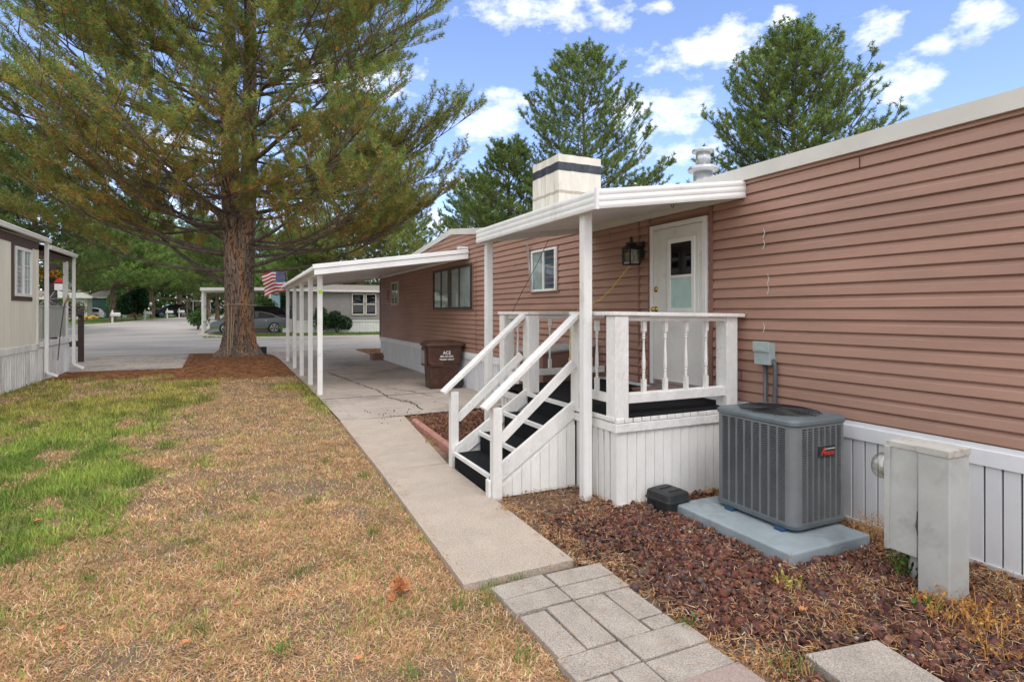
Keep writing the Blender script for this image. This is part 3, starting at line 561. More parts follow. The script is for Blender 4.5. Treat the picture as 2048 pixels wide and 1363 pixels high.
for a in (-1, 1):
    for b in (-1, 1): mb.box(4.46 + a * hw - .008, 4.46 + a * hw + .008, 5.92 + b * hw - .008, 5.92 + b * hw + .008, 2.355, 2.53)
mb.build('lantern_cage', 'black', la); mb = MB()
for a in (-1, 1): mb.box(4.46 + a * .070 - .001, 4.46 + a * .070 + .001, 5.92 - .068, 5.92 + .068, 2.356, 2.529); mb.box(4.46 - .068, 4.46 + .068, 5.92 + a * .070 - .001, 5.92 + a * .070 + .001, 2.356, 2.529)
mb.build('lantern_glass', 'meterglass', la); MB().lathe([(.012, 0), (.022, .04), (.018, .08), (.006, .1)], 4.46, 5.92, 10, z0=2.40).build('bulb', 'frost', la, smooth=True)
# cords
mb = MB(); mb.tube([(4.47, 5.93, 2.36), (4.40, 6.02, 2.22), (4.30, 6.14, 2.03), (4.2, 6.25, 1.9), (4.0, 6.45, 1.78), (3.95, 6.55, 1.5), (3.98, 6.6, 1.1), (4.1, 6.62, .85)], .006, 6); mb.build('power_cord', 'yellow', la)
mb = MB(); mb.tube([(4.56, 8.25, 2.93), (4.5, 8.6, 2.5), (4.4, 8.9, 2.1), (4.3, 9.2, 1.65), (4.2, 9.4, 1.2), (4.2, 9.45, .3)], .005, 5); mb.build('hanging_wire', 'black', label='thin black wire slanting past the small white window', cat='wire')
mb = MB(); mb.bar((WX - .075, 9.05, 2.92), (WX - .085, 8.87, 2.12), .05, .012, up=(1, 0, 0)); mb.build('metal_strip', 'galv', label='bent loose grey metal strip hanging beside the small white window', cat='metal strip')
# disconnect box and conduits on the wall
db = thing('disconnect_box', 'small grey electrical disconnect box on the brown siding above the air conditioner', 'electrical box', (WX - .06, 3.98, 1.23))
MB().box(WX - .10, WX - .012, 3.895, 4.075, 1.24, 1.45).build('box', 'discbox', db, bevel=.006); MB().box(WX - .115, WX - .10, 3.89, 4.08, 1.36, 1.462).build('flap', 'discbox', db, bevel=.006)
MB().box(WX - .125, WX - .115, 3.93, 4.04, 1.37, 1.40).build('handle', 'discbox', db, bevel=.003)
MB().tube([(WX - .05, 3.985, 1.24), (WX - .05, 3.985, .35), (WX - .09, 3.985, .2)], .019, 8).build('conduit', 'conduit', db, smooth=True)
MB().tube([(WX - .05, 3.90, 1.29), (WX - .05, 3.87, 1.24), (WX - .05, 3.87, 1.1), (WX - .05, 3.90, .3), (WX - .1, 3.9, .2)], .021, 8).build('conduit', 'conduit', db, smooth=True)

# ================================================================== CARPORT
cp = thing('carport', 'white metal carport roof on five slender posts over the concrete drive', 'carport', (1.49, 16.9, 0))
def cz(x): return 2.62 + (x - 1.4) / (WX - 1.4) * .45
py = [12.49, 14.28, 16.4, 18.66, 21.45]
for k, y in enumerate(py):
    p = MB(); s_ = .048
    lx = .0
    v = [(1.49 + a * s_ + lx, y + b * s_, z) for z in (.03, 2.52) for a, b in ((-1, -1), (1, -1), (1, 1), (-1, 1))]; p.add(v, [(3, 2, 1, 0), (4, 5, 6, 7), (0, 1, 5, 4), (1, 2, 6, 5), (2, 3, 7, 6), (3, 0, 4, 7)])
    for a in (-.5, .5): p.box(1.49 + a * s_ - .008, 1.49 + a * s_ + .008, y - s_ - .003, y - s_, .03, 2.52); p.box(1.49 - s_ - .003, 1.49 - s_, y + a * s_ - .008, y + a * s_ + .008, .03, 2.52)
    p.build('post', 'white_metal', cp, bevel=.004)
MB().box(1.44, 1.4425, 12.448, 12.52, 2.12, 2.2).build('sticker', mat('lime_sticker', (.42, .75, .02), .5), cp); MB().box(1.455, 1.53, 12.4375, 12.4395, 2.12, 2.2).build('sticker', bpy.data.materials['lime_sticker'], cp)
# roof deck with ribs, underside
mb = MB(); y0c, y1c = 12.12, 21.9
n = 65; step = (y1c - y0c) / n
for k in range(n):
    ya = y0c + k * step
    for (u0, u1, h0) in ((0, .55, .0), (.55, 1, .045)):
        a, b = ya + u0 * step, ya + u1 * step
        v = [(x, y, cz(x) + h) for x in (1.30, WX - .03) for y in (a, b) for h in (-.03 if h0 == 0 else -.03, h0 + .012)]
        mb.add(v, [(0, 2, 3, 1), (4, 5, 7, 6), (0, 1, 5, 4), (2, 6, 7, 3), (0, 4, 6, 2), (1, 3, 7, 5)])
mb.build('roof_deck', 'soffit', cp)
def slopebox(mb, xa, xb, y0_, y1_, zfun, d0, d1):
    v = [(x, y, zfun(x) + d) for x in (xa, xb) for y in (y0_, y1_) for d in (d0, d1)]; return mb.add(v, [(0, 2, 3, 1), (4, 5, 7, 6), (0, 1, 5, 4), (2, 6, 7, 3), (0, 4, 6, 2), (1, 3, 7, 5)])
mb = MB(); slopebox(mb, 1.33, WX - .03, 12.04, 12.11, cz, -.13, -.01); slopebox(mb, 1.30, WX - .03, 12.02, 12.11, cz, -.005, .05); slopebox(mb, 1.30, WX - .03, 12.04, 12.11, cz, .055, .085); slopebox(mb, 1.33, WX - .03, y1c + .01, y1c + .06, cz, -.11, .06)
mb.box(WX - .25, WX - .035, 12.045, 12.2, 3.155, 3.20); split(mb, 'end_fascia', 'white_metal', cp, bevel=.004)
MB().box(1.43, 1.55, 12.12, 21.9, 2.515, 2.60).build('beam', 'white_metal', cp, bevel=.004)
mb = MB(); mb.box(WX - .05, WX - .02, 12.12, 21.1, 2.95, 3.02); mb.build('wall_ledger', 'white_metal', cp)

# ================================================================== PORCH CANOPY
pc = thing('porch_canopy', 'white metal awning on two square posts over the side steps', 'canopy', (2.95, 5.8, 0))
def pz(x): return 2.78 + (x - 2.82) / (WX - 2.82) * .245
for (x, y) in ((2.94, 4.60), (2.95, 6.97)):
    p = MB(); s_ = .043; p.box(x - s_, x + s_, y - s_, y + s_, -.02, 2.70)
    for a in (-.5, .5): p.box(x + a * s_ - .012, x + a * s_ + .012, y - s_ - .004, y - s_ - .0005, -.02, 2.70); p.box(x - s_ - .004, x - s_ - .0005, y + a * s_ - .012, y + a * s_ + .012, -.02, 2.70)
    p.build('post', 'white_metal', pc, bevel=.002)
mb = MB(); k = 0; y = 4.30
while y < 7.0:
    slopebox(mb, 2.86, WX - .02, y, y + .07, pz, -.05, -.03); slopebox(mb, 2.86, WX - .02, y + .0705, y + .1, pz, -.035, -.015); y += .1005
mb.build('roof_pan', 'soffit', pc)
def ridged(mb, pts2, zlo, zhi, outd):  # fascia with three rounded ridges from p to q
    (xa, ya, oa), (xb, yb, ob) = pts2; n = 10; prof_ = []
    H_ = zhi - zlo
    for t in np.linspace(0, 1, 13): prof_.append((t * H_, .014 + .007 * abs(math.sin(t * math.pi * 3))))
    d = Vector((xb - xa, yb - ya, 0)).normalized(); nn = Vector(outd); b0 = len(mb.v)
    for (x, y, o) in ((xa, ya, oa), (xb, yb, ob)):
        for (h, r_) in prof_: q = Vector((x, y, zlo + o + h)) + nn * r_; mb.v.append(tuple(q))
        mb.v.append((x, y, zlo + o + H_)); mb.v.append((x, y, zlo + o))
    m_ = len(prof_) + 2
    for j in range(m_): a = b0 + j; b = b0 + (j + 1) % m_; mb.f.append((a, b, b + m_, a + m_))
    mb.f.append(tuple(range(b0, b0 + m_))); mb.f.append(tuple(range(b0 + m_, b0 + 2 * m_)))
mb = MB(); ridged(mb, ((2.84, 4.26, 0), (2.84, 7.09, 0)), 2.655, 2.825, (-1, 0, 0)); ridged(mb, ((2.84, 4.27, 0), (WX - .01, 4.27, .25)), 2.655, 2.83, (0, -1, 0)); ridged(mb, ((2.84, 7.09, 0), (WX - .01, 7.09, .25)), 2.655, 2.825, (0, 1, 0))
mb.box(2.815, 2.845, 4.235, 4.265, 2.65, 2.838); split(mb, 'fascia', 'white_metal', pc)
mb = MB(); slopebox(mb, 2.84, WX - .02, 4.28, 7.08, lambda x: pz(x) + .02, -.01, .01); mb.build('roof_skin', 'roofing', pc)
mb = MB(); mb.box(WX - .06, WX - .02, 4.3, 7.05, 2.90, 2.99); mb.build('wall_ledger', 'fascia', pc)
mb = MB(); mb.tube([(4.3, 4.95, 2.96)] + [(4.3, 4.95 + .035 * math.sin(a), 2.92 - .03 * math.cos(a) - .0) for a in np.linspace(0, 4.6, 9)], .005, 6); mb.build('hook', 'conduit', pc)

# ================================================================== DECK AND STAIRS
dk = thing('porch_deck', 'white wooden porch deck with turned balusters and black carpeted steps', 'porch deck', (3.8, 5.5, 0))
X0, Y0, Y1, ZD = 3.06, 4.27, 6.80, .80
mb = MB(); boards(mb, Y0, X0, WX - .03, .0, .665, .1, axis='x', sgn=-1); mb.build('deck_skirt', 'white', dk); mb = MB(); boards(mb, X0, Y0, 4.955, .0, .665, .1, axis='y', sgn=-1); mb.build('deck_skirt', 'white', dk); mb = MB(); boards(mb, X0, 6.0, Y1, .0, .665, .1, axis='y', sgn=-1); mb.build('deck_skirt', 'white', dk); mb = MB(); boards(mb, 4.96, 2.14, X0 - .02, .0, lambda x: max(.05, min(.62, .02 + (x - 2.13) * .72)), .1, axis='x', sgn=-1)
mb.build('stair_skirt', 'white', dk); mb = MB(); boards(mb, Y1, X0, WX - .03, 0, .665, .1, axis='x', sgn=1); mb.build('deck_skirt', 'white', dk); mb = MB()
mb.box(X0 - .016, X0 + .01, Y0 - .016, Y0 + .01, 0, .665); mb.box(X0, WX - .03, Y0 - .018, Y0 - .012, 0, .02); mb.build('corner_trim', 'white', dk)
MB().box(X0 + .001, WX - .02, Y0 + .001, Y1 - .001, .01, .74).build('deck_core', 'interior', dk)
mb = MB(); mb.box(X0 - .035, WX - .03, Y0 - .035, Y0 - .0, .665, .745); mb.box(X0 - .034, X0 + .0, Y0 + .001, 4.955, .667, .745); mb.box(X0 - .034, X0, 6.0, Y1, .667, .745); split(mb, 'rim_board', 'white_wood', dk, bevel=.005)
mb = MB(); x = X0 - .03
while x < WX - .1:
    mb.box(x + .004, x + .090, Y0 - .03 + random.uniform(-.006, .006), Y0 + .4, .75, .788); x += .096
mb.box(X0 - .04, X0 - .005, Y0 + .0, 4.95, .76, .80); mb.build('deck_board', 'white_wood', dk, bevel=.004)
MB().box(X0 - .032, WX - .02, Y0 - .022, Y1, .7895, .803).build('carpet', 'carpet', dk, bevel=.004)
# steps: risers at X 2.13, 2.43, 2.73, 3.03
for k in range(4):
    x = 2.13 + k * .30; z1 = .2 * (k + 1)
    if k < 3:
        MB().box(x, x + .33, 4.99, 5.99, z1 - .2 if k == 0 else z1 - .2 - .0, z1).build('step', 'carpet', dk, bevel=.008)
    else: MB().box(x, x + .03, 4.99, 5.99, z1 - .2, z1 - .001).build('riser', 'carpet', dk)
    MB().box(x - .016, x + .022, 4.985, 5.995, z1 + .0015, z1 + .009).build('nosing', 'white_wood', dk, bevel=.003); 
    if k: MB().box(x - .0165, x - .0005, 4.992, 5.988, z1 - .03, z1 + .001).build('nosing', 'white_wood', dk)
    else: MB().box(x - .0165, x - .0005, 4.992, 5.988, z1 - .025, z1 + .001).build('nosing', 'white_wood', dk)
def zst(x): return .215 + (x - 2.13) * .667
for (ya, yb) in ((4.945, 4.985), (5.995, 6.03)):
    mb = MB(); v = []
    for x in (2.15, 3.03):
        for y in (ya, yb):
            for d in (-.13, .045): v.append((x, y, zst(x) + d))
    mb.add(v, [(0, 2, 3, 1), (4, 5, 7, 6), (0, 1, 5, 4), (2, 6, 7, 3), (0, 4, 6, 2), (1, 3, 7, 5)]); mb.build('stringer', 'white_wood', dk, bevel=.004)
mb = MB(); mb.prism([(2.15, .0), (3.04, 0), (3.04, .75), (2.15, .15)], 'y', 6.03, 6.04); mb.prism([(2.15, .0), (3.04, 0), (3.04, .68), (2.15, .1)], 'y', 4.962, 4.98); split(mb, 'side_panel', 'white_wood', dk)
# newels of the stair
def post(x, y, z0, z1, s_=.0445, name='newel'):
    return MB().box(x - s_, x + s_, y - s_, y + s_, z0, z1).build(name, 'white_wood', dk, bevel=.006)
post(2.15, 4.90, -.02, .86); post(2.15, 6.075, -.02, .86); MB().box(2.075, 2.105, 4.90, 4.985, .0, .19).build('kick_block', 'white_wood', dk, bevel=.012)
def zhr(x): return .90 + (x - 2.05) * .86
for y in (4.90, 6.075):
    MB().bar((2.02, y, zhr(2.02) - .02), (3.02, y, zhr(3.02) - .02), .125, .042).build('handrail', 'white_wood', dk, bevel=.006)
    MB().bar((2.19, y + (.02 if y > 5 else -.02) * 0, zhr(2.19) - .47), (2.99, y, zhr(2.99) - .47), .04, .085).build('mid_rail', 'white_wood', dk, bevel=.005)
# box posts
bp = .073
def bpost(x, y, z0=.80): return MB().box(x - bp, x + bp, y - bp, y + bp, z0, 1.71).build('box_post', 'white_wood', dk, bevel=.006)
bpost(3.10, 4.32, .775); bpost(4.455, 4.34, .80); bpost(3.09, 4.93); bpost(3.09, 6.02); bpost(3.09, 6.70); 
def baluster(x, y, z0=1.0, z1=1.665):
    s_ = .019; L_ = z1 - z0; mb = MB(); mb.box(x - s_, x + s_, y - s_, y + s_, z0, z0 + .12 * L_ / .66); mb.box(x - s_, x + s_, y - s_, y + s_, z1 - .10, z1)
    a = z0 + .12 * L_ / .66; b = z1 - .10; h = b - a
    pr = [(.010, 0), (.017, .02), (.010, .045), (.018, .065), (.010, .09), (.017, .11), (.010, .135), (.017, .16), (.011, .185), (.0165, .215), (.0185, .30), (.017, .42), (.012, .62), (.0095, .78), (.0105, .84), (.018, .865), (.010, .89), (.018, .915), (.010, .94), (.018, .965), (.010, 1)]
    mb.lathe([(r_, t * h) for r_, t in pr], x, y, 10, z0=a); return mb.build('baluster', 'white_wood', dk)
for t in (.19, .40, .61, .82): baluster(3.17 + t * 1.21, 4.325)
baluster(3.085, 4.63); baluster(3.085, 6.36); baluster(3.4, 6.70); baluster(3.72, 6.70); baluster(4.04, 6.70); baluster(4.36, 6.70)
mb = MB(); mb.bar((3.17, 4.31, .955), (4.385, 4.31, .955), .038, .088); mb.build('bottom_rail', 'white_wood', dk, bevel=.005); MB().bar((3.17, 4.355, .985), (4.385, 4.355, .985), .045, .035).build('bottom_rail', 'white_wood', dk, bevel=.004)
MB().bar((3.08, 4.39, .955), (3.08, 4.86, .955), .038, .085).build('bottom_rail', 'white_wood', dk, bevel=.005); MB().bar((3.08, 6.09, .955), (3.08, 6.63, .955), .038, .085).build('bottom_rail', 'white_wood', dk, bevel=.005); MB().bar((3.16, 6.7, .955), (4.58, 6.7, .955), .038, .085).build('bottom_rail', 'white_wood', dk, bevel=.005)
MB().bar((3.0, 4.31, 1.733), (4.60, 4.31, 1.712), .15, .035).build('cap_rail', 'white_wood', dk, bevel=.006); MB().bar((3.17, 4.30, 1.685), (4.385, 4.30, 1.675), .03, .04).build('cap_rail', 'white_wood', dk, bevel=.004)
MB().bar((3.075, 4.39, 1.732), (3.075, 5.02, 1.732), .14, .034).build('cap_rail', 'white_wood', dk, bevel=.006); MB().bar((3.075, 5.93, 1.732), (3.075, 6.79, 1.732), .15, .034).build('cap_rail', 'white_wood', dk, bevel=.006); MB().bar((3.152, 6.70, 1.73), (4.60, 6.70, 1.73), .14, .034).build('cap_rail', 'white_wood', dk, bevel=.006)
MB().bar((3.085, 6.1, 1.688), (3.085, 6.62, 1.688), .03, .05).build('cap_rail', 'white_wood', dk); MB().bar((3.16, 6.7, 1.688), (4.58, 6.7, 1.688), .03, .05).build('cap_rail', 'white_wood', dk)
# storage box beyond the far rail
sb = thing('storage_box', 'brown wooden box with weathered grey lid behind the far porch rail', 'box', (4.25, 7.2, .0))
mb = MB(); mb.prism([(3.75, .0), (WX - .03, .0), (WX - .03, 1.24), (3.75, 1.16)], 'y', 6.95, 7.7); mb.build('box_body', 'siding_trim', sb, bevel=.005)
mb = MB(); mb.prism([(3.70, 1.165), (WX - .03, 1.25), (WX - .03, 1.275), (3.70, 1.19)], 'y', 6.9, 7.75); mb.build('lid', mat('weathered_board', (.30, .29, .27), .8, .15, 9, .3, 50), sb)
# black bait/rodent station
bb = thing('bait_station', 'small black plastic bait box on the gravel by the porch skirt', 'bait box', (3.45, 4.05, 0), world=False, rz=R(6))
def loft(mb, secs):
    n = len(secs[0]); b0 = len(mb.v)
    for s_ in secs: mb.v += s_
    for i_ in range(len(secs) - 1):
        for k in range(n): a = b0 + i_ * n + k; b = b0 + i_ * n + (k + 1) % n; mb.f.append((a, b, b + n, a + n))
    mb.f.append(tuple(b0 + k for k in range(n))[::-1]); mb.f.append(tuple(b0 + (len(secs) - 1) * n + k for k in range(n))); return mb
def rr(hx, hy, z, r, cx=0, cy=0, seg=4):
    o = []
    for sx, sy, a0 in ((1, 1, 0), (-1, 1, 90), (-1, -1, 180), (1, -1, 270)):
        for k in range(seg + 1): a = R(a0 + 90 * k / seg); o.append((cx + sx * (hx - r) + r * math.cos(a), cy + sy * (hy - r) + r * math.sin(a), z))
    return o
loft(MB(), [rr(.125, .135, .0, .02), rr(.13, .14, .085, .025)]).build('base', 'blackplastic', bb, smooth=False)
loft(MB(), [rr(.142, .152, .086, .03), rr(.142, .152, .10, .03), rr(.136, .146, .104, .03), rr(.13, .138, .155, .03), rr(.095, .105, .175, .03)]).build('lid', 'blackplastic', bb)
mb = MB(); mb.box(-.07, .07, -.085, -.07, .172, .182); mb.box(-.07, .07, .02, .035, .172, .182); split(mb, 'lid_rib', 'blackplastic', bb); MB().lathe([(.032, 0), (.032, -.004)], -.129, .06, 12, 'x', .05).build('entry_hole', 'dark', bb)

# ================================================================== AIR CONDITIONER
MB().box(3.44, 4.30, 2.77, 3.96, -.03, .072).build('equipment_pad', 'pad', bevel=.012, label='thick blue-grey concrete pad beneath the air conditioner', cat='pad')
ac = thing('air_conditioner', 'grey outdoor air conditioner with louvred sides on a pad by the brown wall', 'air conditioner', (4.07, 3.42, .07))
ax0, ax1, ay0, ay1, az0, az1 = 3.765, 4.375, 3.00, 3.80, .125, .875
acx, acy = (ax0 + ax1) / 2, (ay0 + ay1) / 2; hx, hy = (ax1 - ax0) / 2, (ay1 - ay0) / 2
loft(MB(), [rr(hx - .03, hy - .03, az0 + .01, .06, acx, acy), rr(hx - .03, hy - .03, az1, .06, acx, acy)]).build('coil', mat('coil_dark', (.010, .012, .013), .6, .3, 90), ac)
# corner columns
for sx, sy in ((-1, -1), (1, -1), (1, 1), (-1, 1)):
    r = .075; cx_, cy_ = acx + sx * (hx - r), acy + sy * (hy - r); mb = MB(); pts = []
    for k in range(9): a = R(90 * k / 8); pts.append((cx_ + sx * r * math.cos(a), cy_ + sy * r * math.sin(a)))
    inn = [(cx_ + (x - cx_) * .8, cy_ + (y - cy_) * .8) for x, y in pts]; poly = pts + inn[::-1]; mb.prism(poly, 'z', az0, az1); mb.build('corner_post', 'ac', ac, smooth=False)
def louvre(axis, c, a0, a1, ncol, sgn):
    cw = (a1 - a0) / ncol; bar_ = MB(); sl = MB(); rows_ = 40; rh = (az1 - az0 - .04) / rows_
    def B(m, u0, u1, d0, d1, z0, z1):
        if axis == 'x': m.box(min(c + d0 * sgn, c + d1 * sgn), max(c + d0 * sgn, c + d1 * sgn), u0, u1, z0, z1)
        else: m.box(u0, u1, min(c + d0 * sgn, c + d1 * sgn), max(c + d0 * sgn, c + d1 * sgn), z0, z1)
    for k in range(ncol + 1):
        u = a0 + k * cw; B(bar_, max(a0, u - cw * .12), min(a1, u + cw * .12), -.02, 0, az0 + .02, az1 - .02)
    B(bar_, a0, a1, -.02, .0005, az0, az0 + .02); B(bar_, a0, a1, -.02, .0005, az1 - .02, az1)
    for k in range(ncol):
        for r_ in range(rows_):
            z = az0 + .02 + r_ * rh; u0, u1 = a0 + (k + .12) * cw, a0 + (k + .88) * cw
            if axis == 'x': v = [(c + sgn * d, u, zz) for d, zz in ((.005, z), (-.010, z + rh * .40), (-.014, z + rh * .34), (.001, z - .002)) for u in (u0, u1)]
            else: v = [(u, c + sgn * d, zz) for d, zz in ((.005, z), (-.010, z + rh * .40), (-.014, z + rh * .34), (.001, z - .002)) for u in (u0, u1)]
            sl.add(v, [(0, 1, 3, 2), (2, 3, 5, 4), (4, 5, 7, 6), (6, 7, 1, 0), (0, 2, 4, 6), (1, 7, 5, 3)])
    bar_.build('side_panel', 'ac', ac); sl.build('louvres', 'ac', ac)
louvre('x', ax0, ay0 + .075, ay1 - .075, 8, -1); louvre('y', ay0, ax0 + .075, ax1 - .075, 7, -1); louvre('x', ax1, ay0 + .075, ay1 - .075, 8, 1); louvre('y', ay1, ax0 + .075, ax1 - .075, 7, 1)
loft(MB(), [rr(hx + .004, hy + .004, az0 - .025, .08, acx, acy, 6), rr(hx + .010, hy + .010, az0 + .0, .08, acx, acy, 6)]).build('base_pan', 'aclid', ac)
# lid with an oval-looking fan opening
mb = MB(); secs = [rr(hx + .006, hy + .006, az1, .08, acx, acy, 8), rr(hx + .014, hy + .014, az1 + .012, .085, acx, acy, 8), rr(hx + .012, hy + .012, az1 + .034, .085, acx, acy, 8), rr(hx - .004, hy - .004, az1 + .05, .08, acx, acy, 8)]
n = len(secs[0]); ring = []
for (x, y, z) in secs[0]: a = math.atan2((y - acy) / hy, (x - acx) / hx); ring.append((acx + .275 * math.cos(a), acy + .335 * math.sin(a), az1 + .058))
ring2 = [(x + (acx - x) * .03, y + (acy - y) * .03, az1 + .02) for x, y, z in ring]
b0 = 0
for s_ in secs + [ring, ring2]: mb.v += s_
for i_ in range(5):
    for k in range(n): a = i_ * n + k; b = i_ * n + (k + 1) % n; mb.f.append((a, b, b + n, a + n))
mb.build('lid', 'aclid', ac, smooth=False)
mb = MB()
for rr_ in np.linspace(.12, 1.0, 12): mb.tube([(acx + .272 * rr_ * math.cos(a), acy + .332 * rr_ * math.sin(a), az1 + .062 + .012 * (1 - rr_)) for a in np.linspace(0, 2 * math.pi, 33)], .0022, 5)
for a in np.linspace(0, 2 * math.pi, 13)[:-1]: mb.tube([(acx + .02 * math.cos(a), acy + .02 * math.sin(a), az1 + .076), (acx + .29 * math.cos(a), acy + .35 * math.sin(a), az1 + .060)], .0028, 5)
mb.build('fan_guard', 'black', ac); loft(MB(), [rr(.25, .31, az1 + .004, .2, acx, acy, 8), rr(.25, .31, az1 + .008, .2, acx, acy, 8)]).build('fan_well', 'dark', ac)
mb = MB(); mb.lathe([(.06, 0), (.06, .04)], acx, acy, 14, z0=az1 + .012)
for a in (0, 2.09, 4.19): mb.bar((acx, acy, az1 + .02), (acx + .24 * math.cos(a), acy + .24 * math.sin(a), az1 + .03), .11, .004)
mb.build('fan', 'black', ac); mb = MB()
for (x, y) in ((3.78, 3.12), (3.78, 3.62), (4.3, 3.12), (4.3, 3.62)): mb.box(x - .05, x + .05, y - .04, y + .04, .073, .098)
mb.build('foot', 'blue', ac, bevel=.004)
bd = MB().box(4.02, 4.205, ay0 - .014, ay0 - .007, .632, .712).build('name_plate', 'blackplastic', ac, bevel=.002)
text('maker_name', 'mana', .052, (4.135, ay0 - .0155, .660), (R(90), 0, 0), 'red', bd, .0008, 1.02, .25); text('maker_initial', 'A', .082, (4.062, ay0 - .0155, .672), (R(90), 0, 0), 'red', bd, .0009, .9, .35); text('maker_line', 'AIR CONDITIONING', .0125, (4.14, ay0 - .0155, .689), (R(90), 0, 0), 'lettering', bd, .0008, 1.0)

# ================================================================== ELECTRIC PEDESTAL
pd = thing('power_pedestal', 'tall weathered grey steel utility pedestal beside its meter box', 'utility pedestal', (3.93, 2.08, 0))
MB().box(3.825, 4.04, 1.99, 2.165, -.02, .885).build('pedestal_body', 'steelgrey', pd, bevel=.004)
MB().box(3.818, 4.047, 1.983, 2.172, .872, .918).build('pedestal_cap', 'rust', pd, bevel=.005)
mt = MB(); v = []
for z, o in ((.20, -.018), (.885, 0)):
    for x, y in ((3.865 + o, 2.185), (4.10, 2.185), (4.10, 2.37), (3.865 + o, 2.37)): v.append((x, y, z))
mt.add(v, [(3, 2, 1, 0), (4, 5, 6, 7), (0, 1, 5, 4), (1, 2, 6, 5), (2, 3, 7, 6), (3, 0, 4, 7)]); mt.build('meter_box', 'steelgrey', pd, bevel=.008)
MB().box(3.858, 4.105, 2.178, 2.378, .865, .905).build('meter_box_cap', 'rust', pd, bevel=.005); MB().box(3.842, 3.86, 2.352, 2.384, .20, .87).build('box_flange', 'steelgrey', pd, bevel=.002)
MB().box(3.846, 3.872, 2.376, 2.395, .52, .55).build('latch', 'steelgrey', pd)
MB().tube([(3.98, 2.27, .2), (3.98, 2.27, -.05)], .035, 12).build('conduit', 'steelgrey', pd, smooth=True)
mb = MB().lathe([(.095, 0), (.095, .035)], 3.98, 2.37, 24, 'y', .70); mb.build('meter_ring', 'galv', pd, smooth=True)
MB().lathe([(.088, .035), (.088, .12), (.078, .14), (.02, .145)], 3.98, 2.37, 24, 'y', .70).build('meter_glass', 'meterglass', pd, smooth=True); MB().lathe([(.07, .035), (.07, .09), (.01, .092)], 3.98, 2.37, 20, 'y', .70).build('meter_dial', 'whitefar', pd)
mb = MB(); mb.tube([(3.84, 2.176, .50), (3.835, 2.17, .44), (3.845, 2.175, .40), (3.832, 2.17, .36)], [.004, .009, .008, .003], 6); mb.tube([(3.842, 2.18, .44), (3.83, 2.18, .41), (3.838, 2.17, .35)], .005, 5); mb.build('dead_vine', 'limb', pd)
MB().box(3.86, 4.02, 2.0, 2.15, -.03, .02).build('concrete_foot', 'slab', pd)

# ================================================================== TRASH BIN
tb = thing('wheelie_bin', 'brown plastic wheeled trash bin with white lettering in the carport', 'trash bin', (4.16, 12.55, .03), world=False, rz=R(-4))
hxB, hyB = .40, .31
def sec(z, sx, sy, dx=0, r=.05): return rr(hxB * sx, hyB * sy, z, r, dx, 0)
loft(MB(), [sec(0, .74, .80, -.03), sec(.02, .76, .82, -.03), sec(.55, .88, .92, -.01), sec(.56, .93, .97, -.01), sec(.93, 1.0, 1.0), sec(.96, 1.0, 1.0)]).build('body', 'bin', tb)
loft(MB(), [sec(.945, 1.10, 1.08), sec(.985, 1.12, 1.10), sec(1.0, 1.10, 1.08), sec(1.05, .92, .86, -.02), sec(1.065, .6, .6, -.02)]).build('lid', 'bin', tb)
mb = MB(); mb.bar((-.33, -.12, 1.05), (-.33, .12, 1.05), .09, .05); mb.bar((.2, -.2, 1.055), (.2, .2, 1.055), .12, .03); split(mb, 'lid_rib', 'bin', tb)
mb = MB(); mb.tube([(.42, -.26, .95), (.50, -.24, .98), (.50, .24, .98), (.42, .26, .95)], .018, 8); mb.build('handle', 'rubber', tb)
mb = MB(); mb.box(-.44, -.38, -.2, .2, .50, .92); mb.build('front_bar', 'bin', tb, bevel=.01); MB().box(-.452, -.441, -.15, .15, .56, .85).build('sticker', 'galv', tb)
mb = MB(); mb.box(-.34, -.04, -.325, -.29, .50, .58); mb.build('side_step', 'bin', tb, bevel=.01)
for sy in (-1, 1): MB().lathe([(.05, -.03), (.125, -.028), (.135, 0), (.125, .028), (.05, .03)], .30, sy * .30, 20, 'y', .115).build('wheel', 'rubber', tb)
ORG[tb.name] = Vector((0, 0, 0))
for s_, z, sz in (('ACE', .80, .10), ('800-724-9065', .722, .056), ('TRASH ONLY', .655, .060)): text('lettering', s_, sz, (.03, -.318, z), (R(88), 0, 0), 'lettering', tb, .001, .95)

# ================================================================== LEFT HOME
LX = -4.57
lh = thing('mobile_home', 'cream mobile home with brown trim, white gutter and a small porch at the left', 'mobile home', (-8, 14, 0))
mb = MB(); y = 2.0
while y < 17.9:
    mb.box(LX, LX + .012, y, min(17.95, y + .197), .90, 3.48); y += .203
mb.box(-11, LX - .0, 2, 17.93, .02, 3.5); mb.build('wall', 'cream', lh)
MB().box(LX + .012, LX + .028, 2, 17.96, 3.28, 3.47).build('brown_band', 'brownpaint', lh)
mb = MB(); mb.box(LX + .012, LX + .03, 17.88, 17.97, .92, 3.28); mb.build('corner_board', 'cream', lh)
def gutter(y0_, y1_, z, x=LX + .2):
    mb = MB(); pr = [(x - .11, z), (x, z), (x + .015, z - .02), (x, z - .05), (x - .01, z - .10), (x - .09, z - .10)]; return mb.prism(pr, 'y', y0_, y1_)
gutter(2, 18.35, 3.60).build('gutter', 'white', lh, bevel=.004)
mb = MB(); mb.add([(LX + .12, 2, 3.59), (LX + .12, 18.3, 3.59), (-7.8, 18.3, 4.0), (-7.8, 2, 4.0), (-11, 18.3, 3.6), (-11, 2, 3.6)], [(0, 1, 2, 3), (3, 2, 4, 5)]); mb.add([(LX + .1, 18.3, 3.5), (-11, 18.3, 3.5), (-11, 18.3, 3.6), (-7.8, 18.3, 4.0), (LX + .12, 18.3, 3.59)], [(0, 1, 2, 3, 4)]); mb.build('roof', 'roofing', lh)
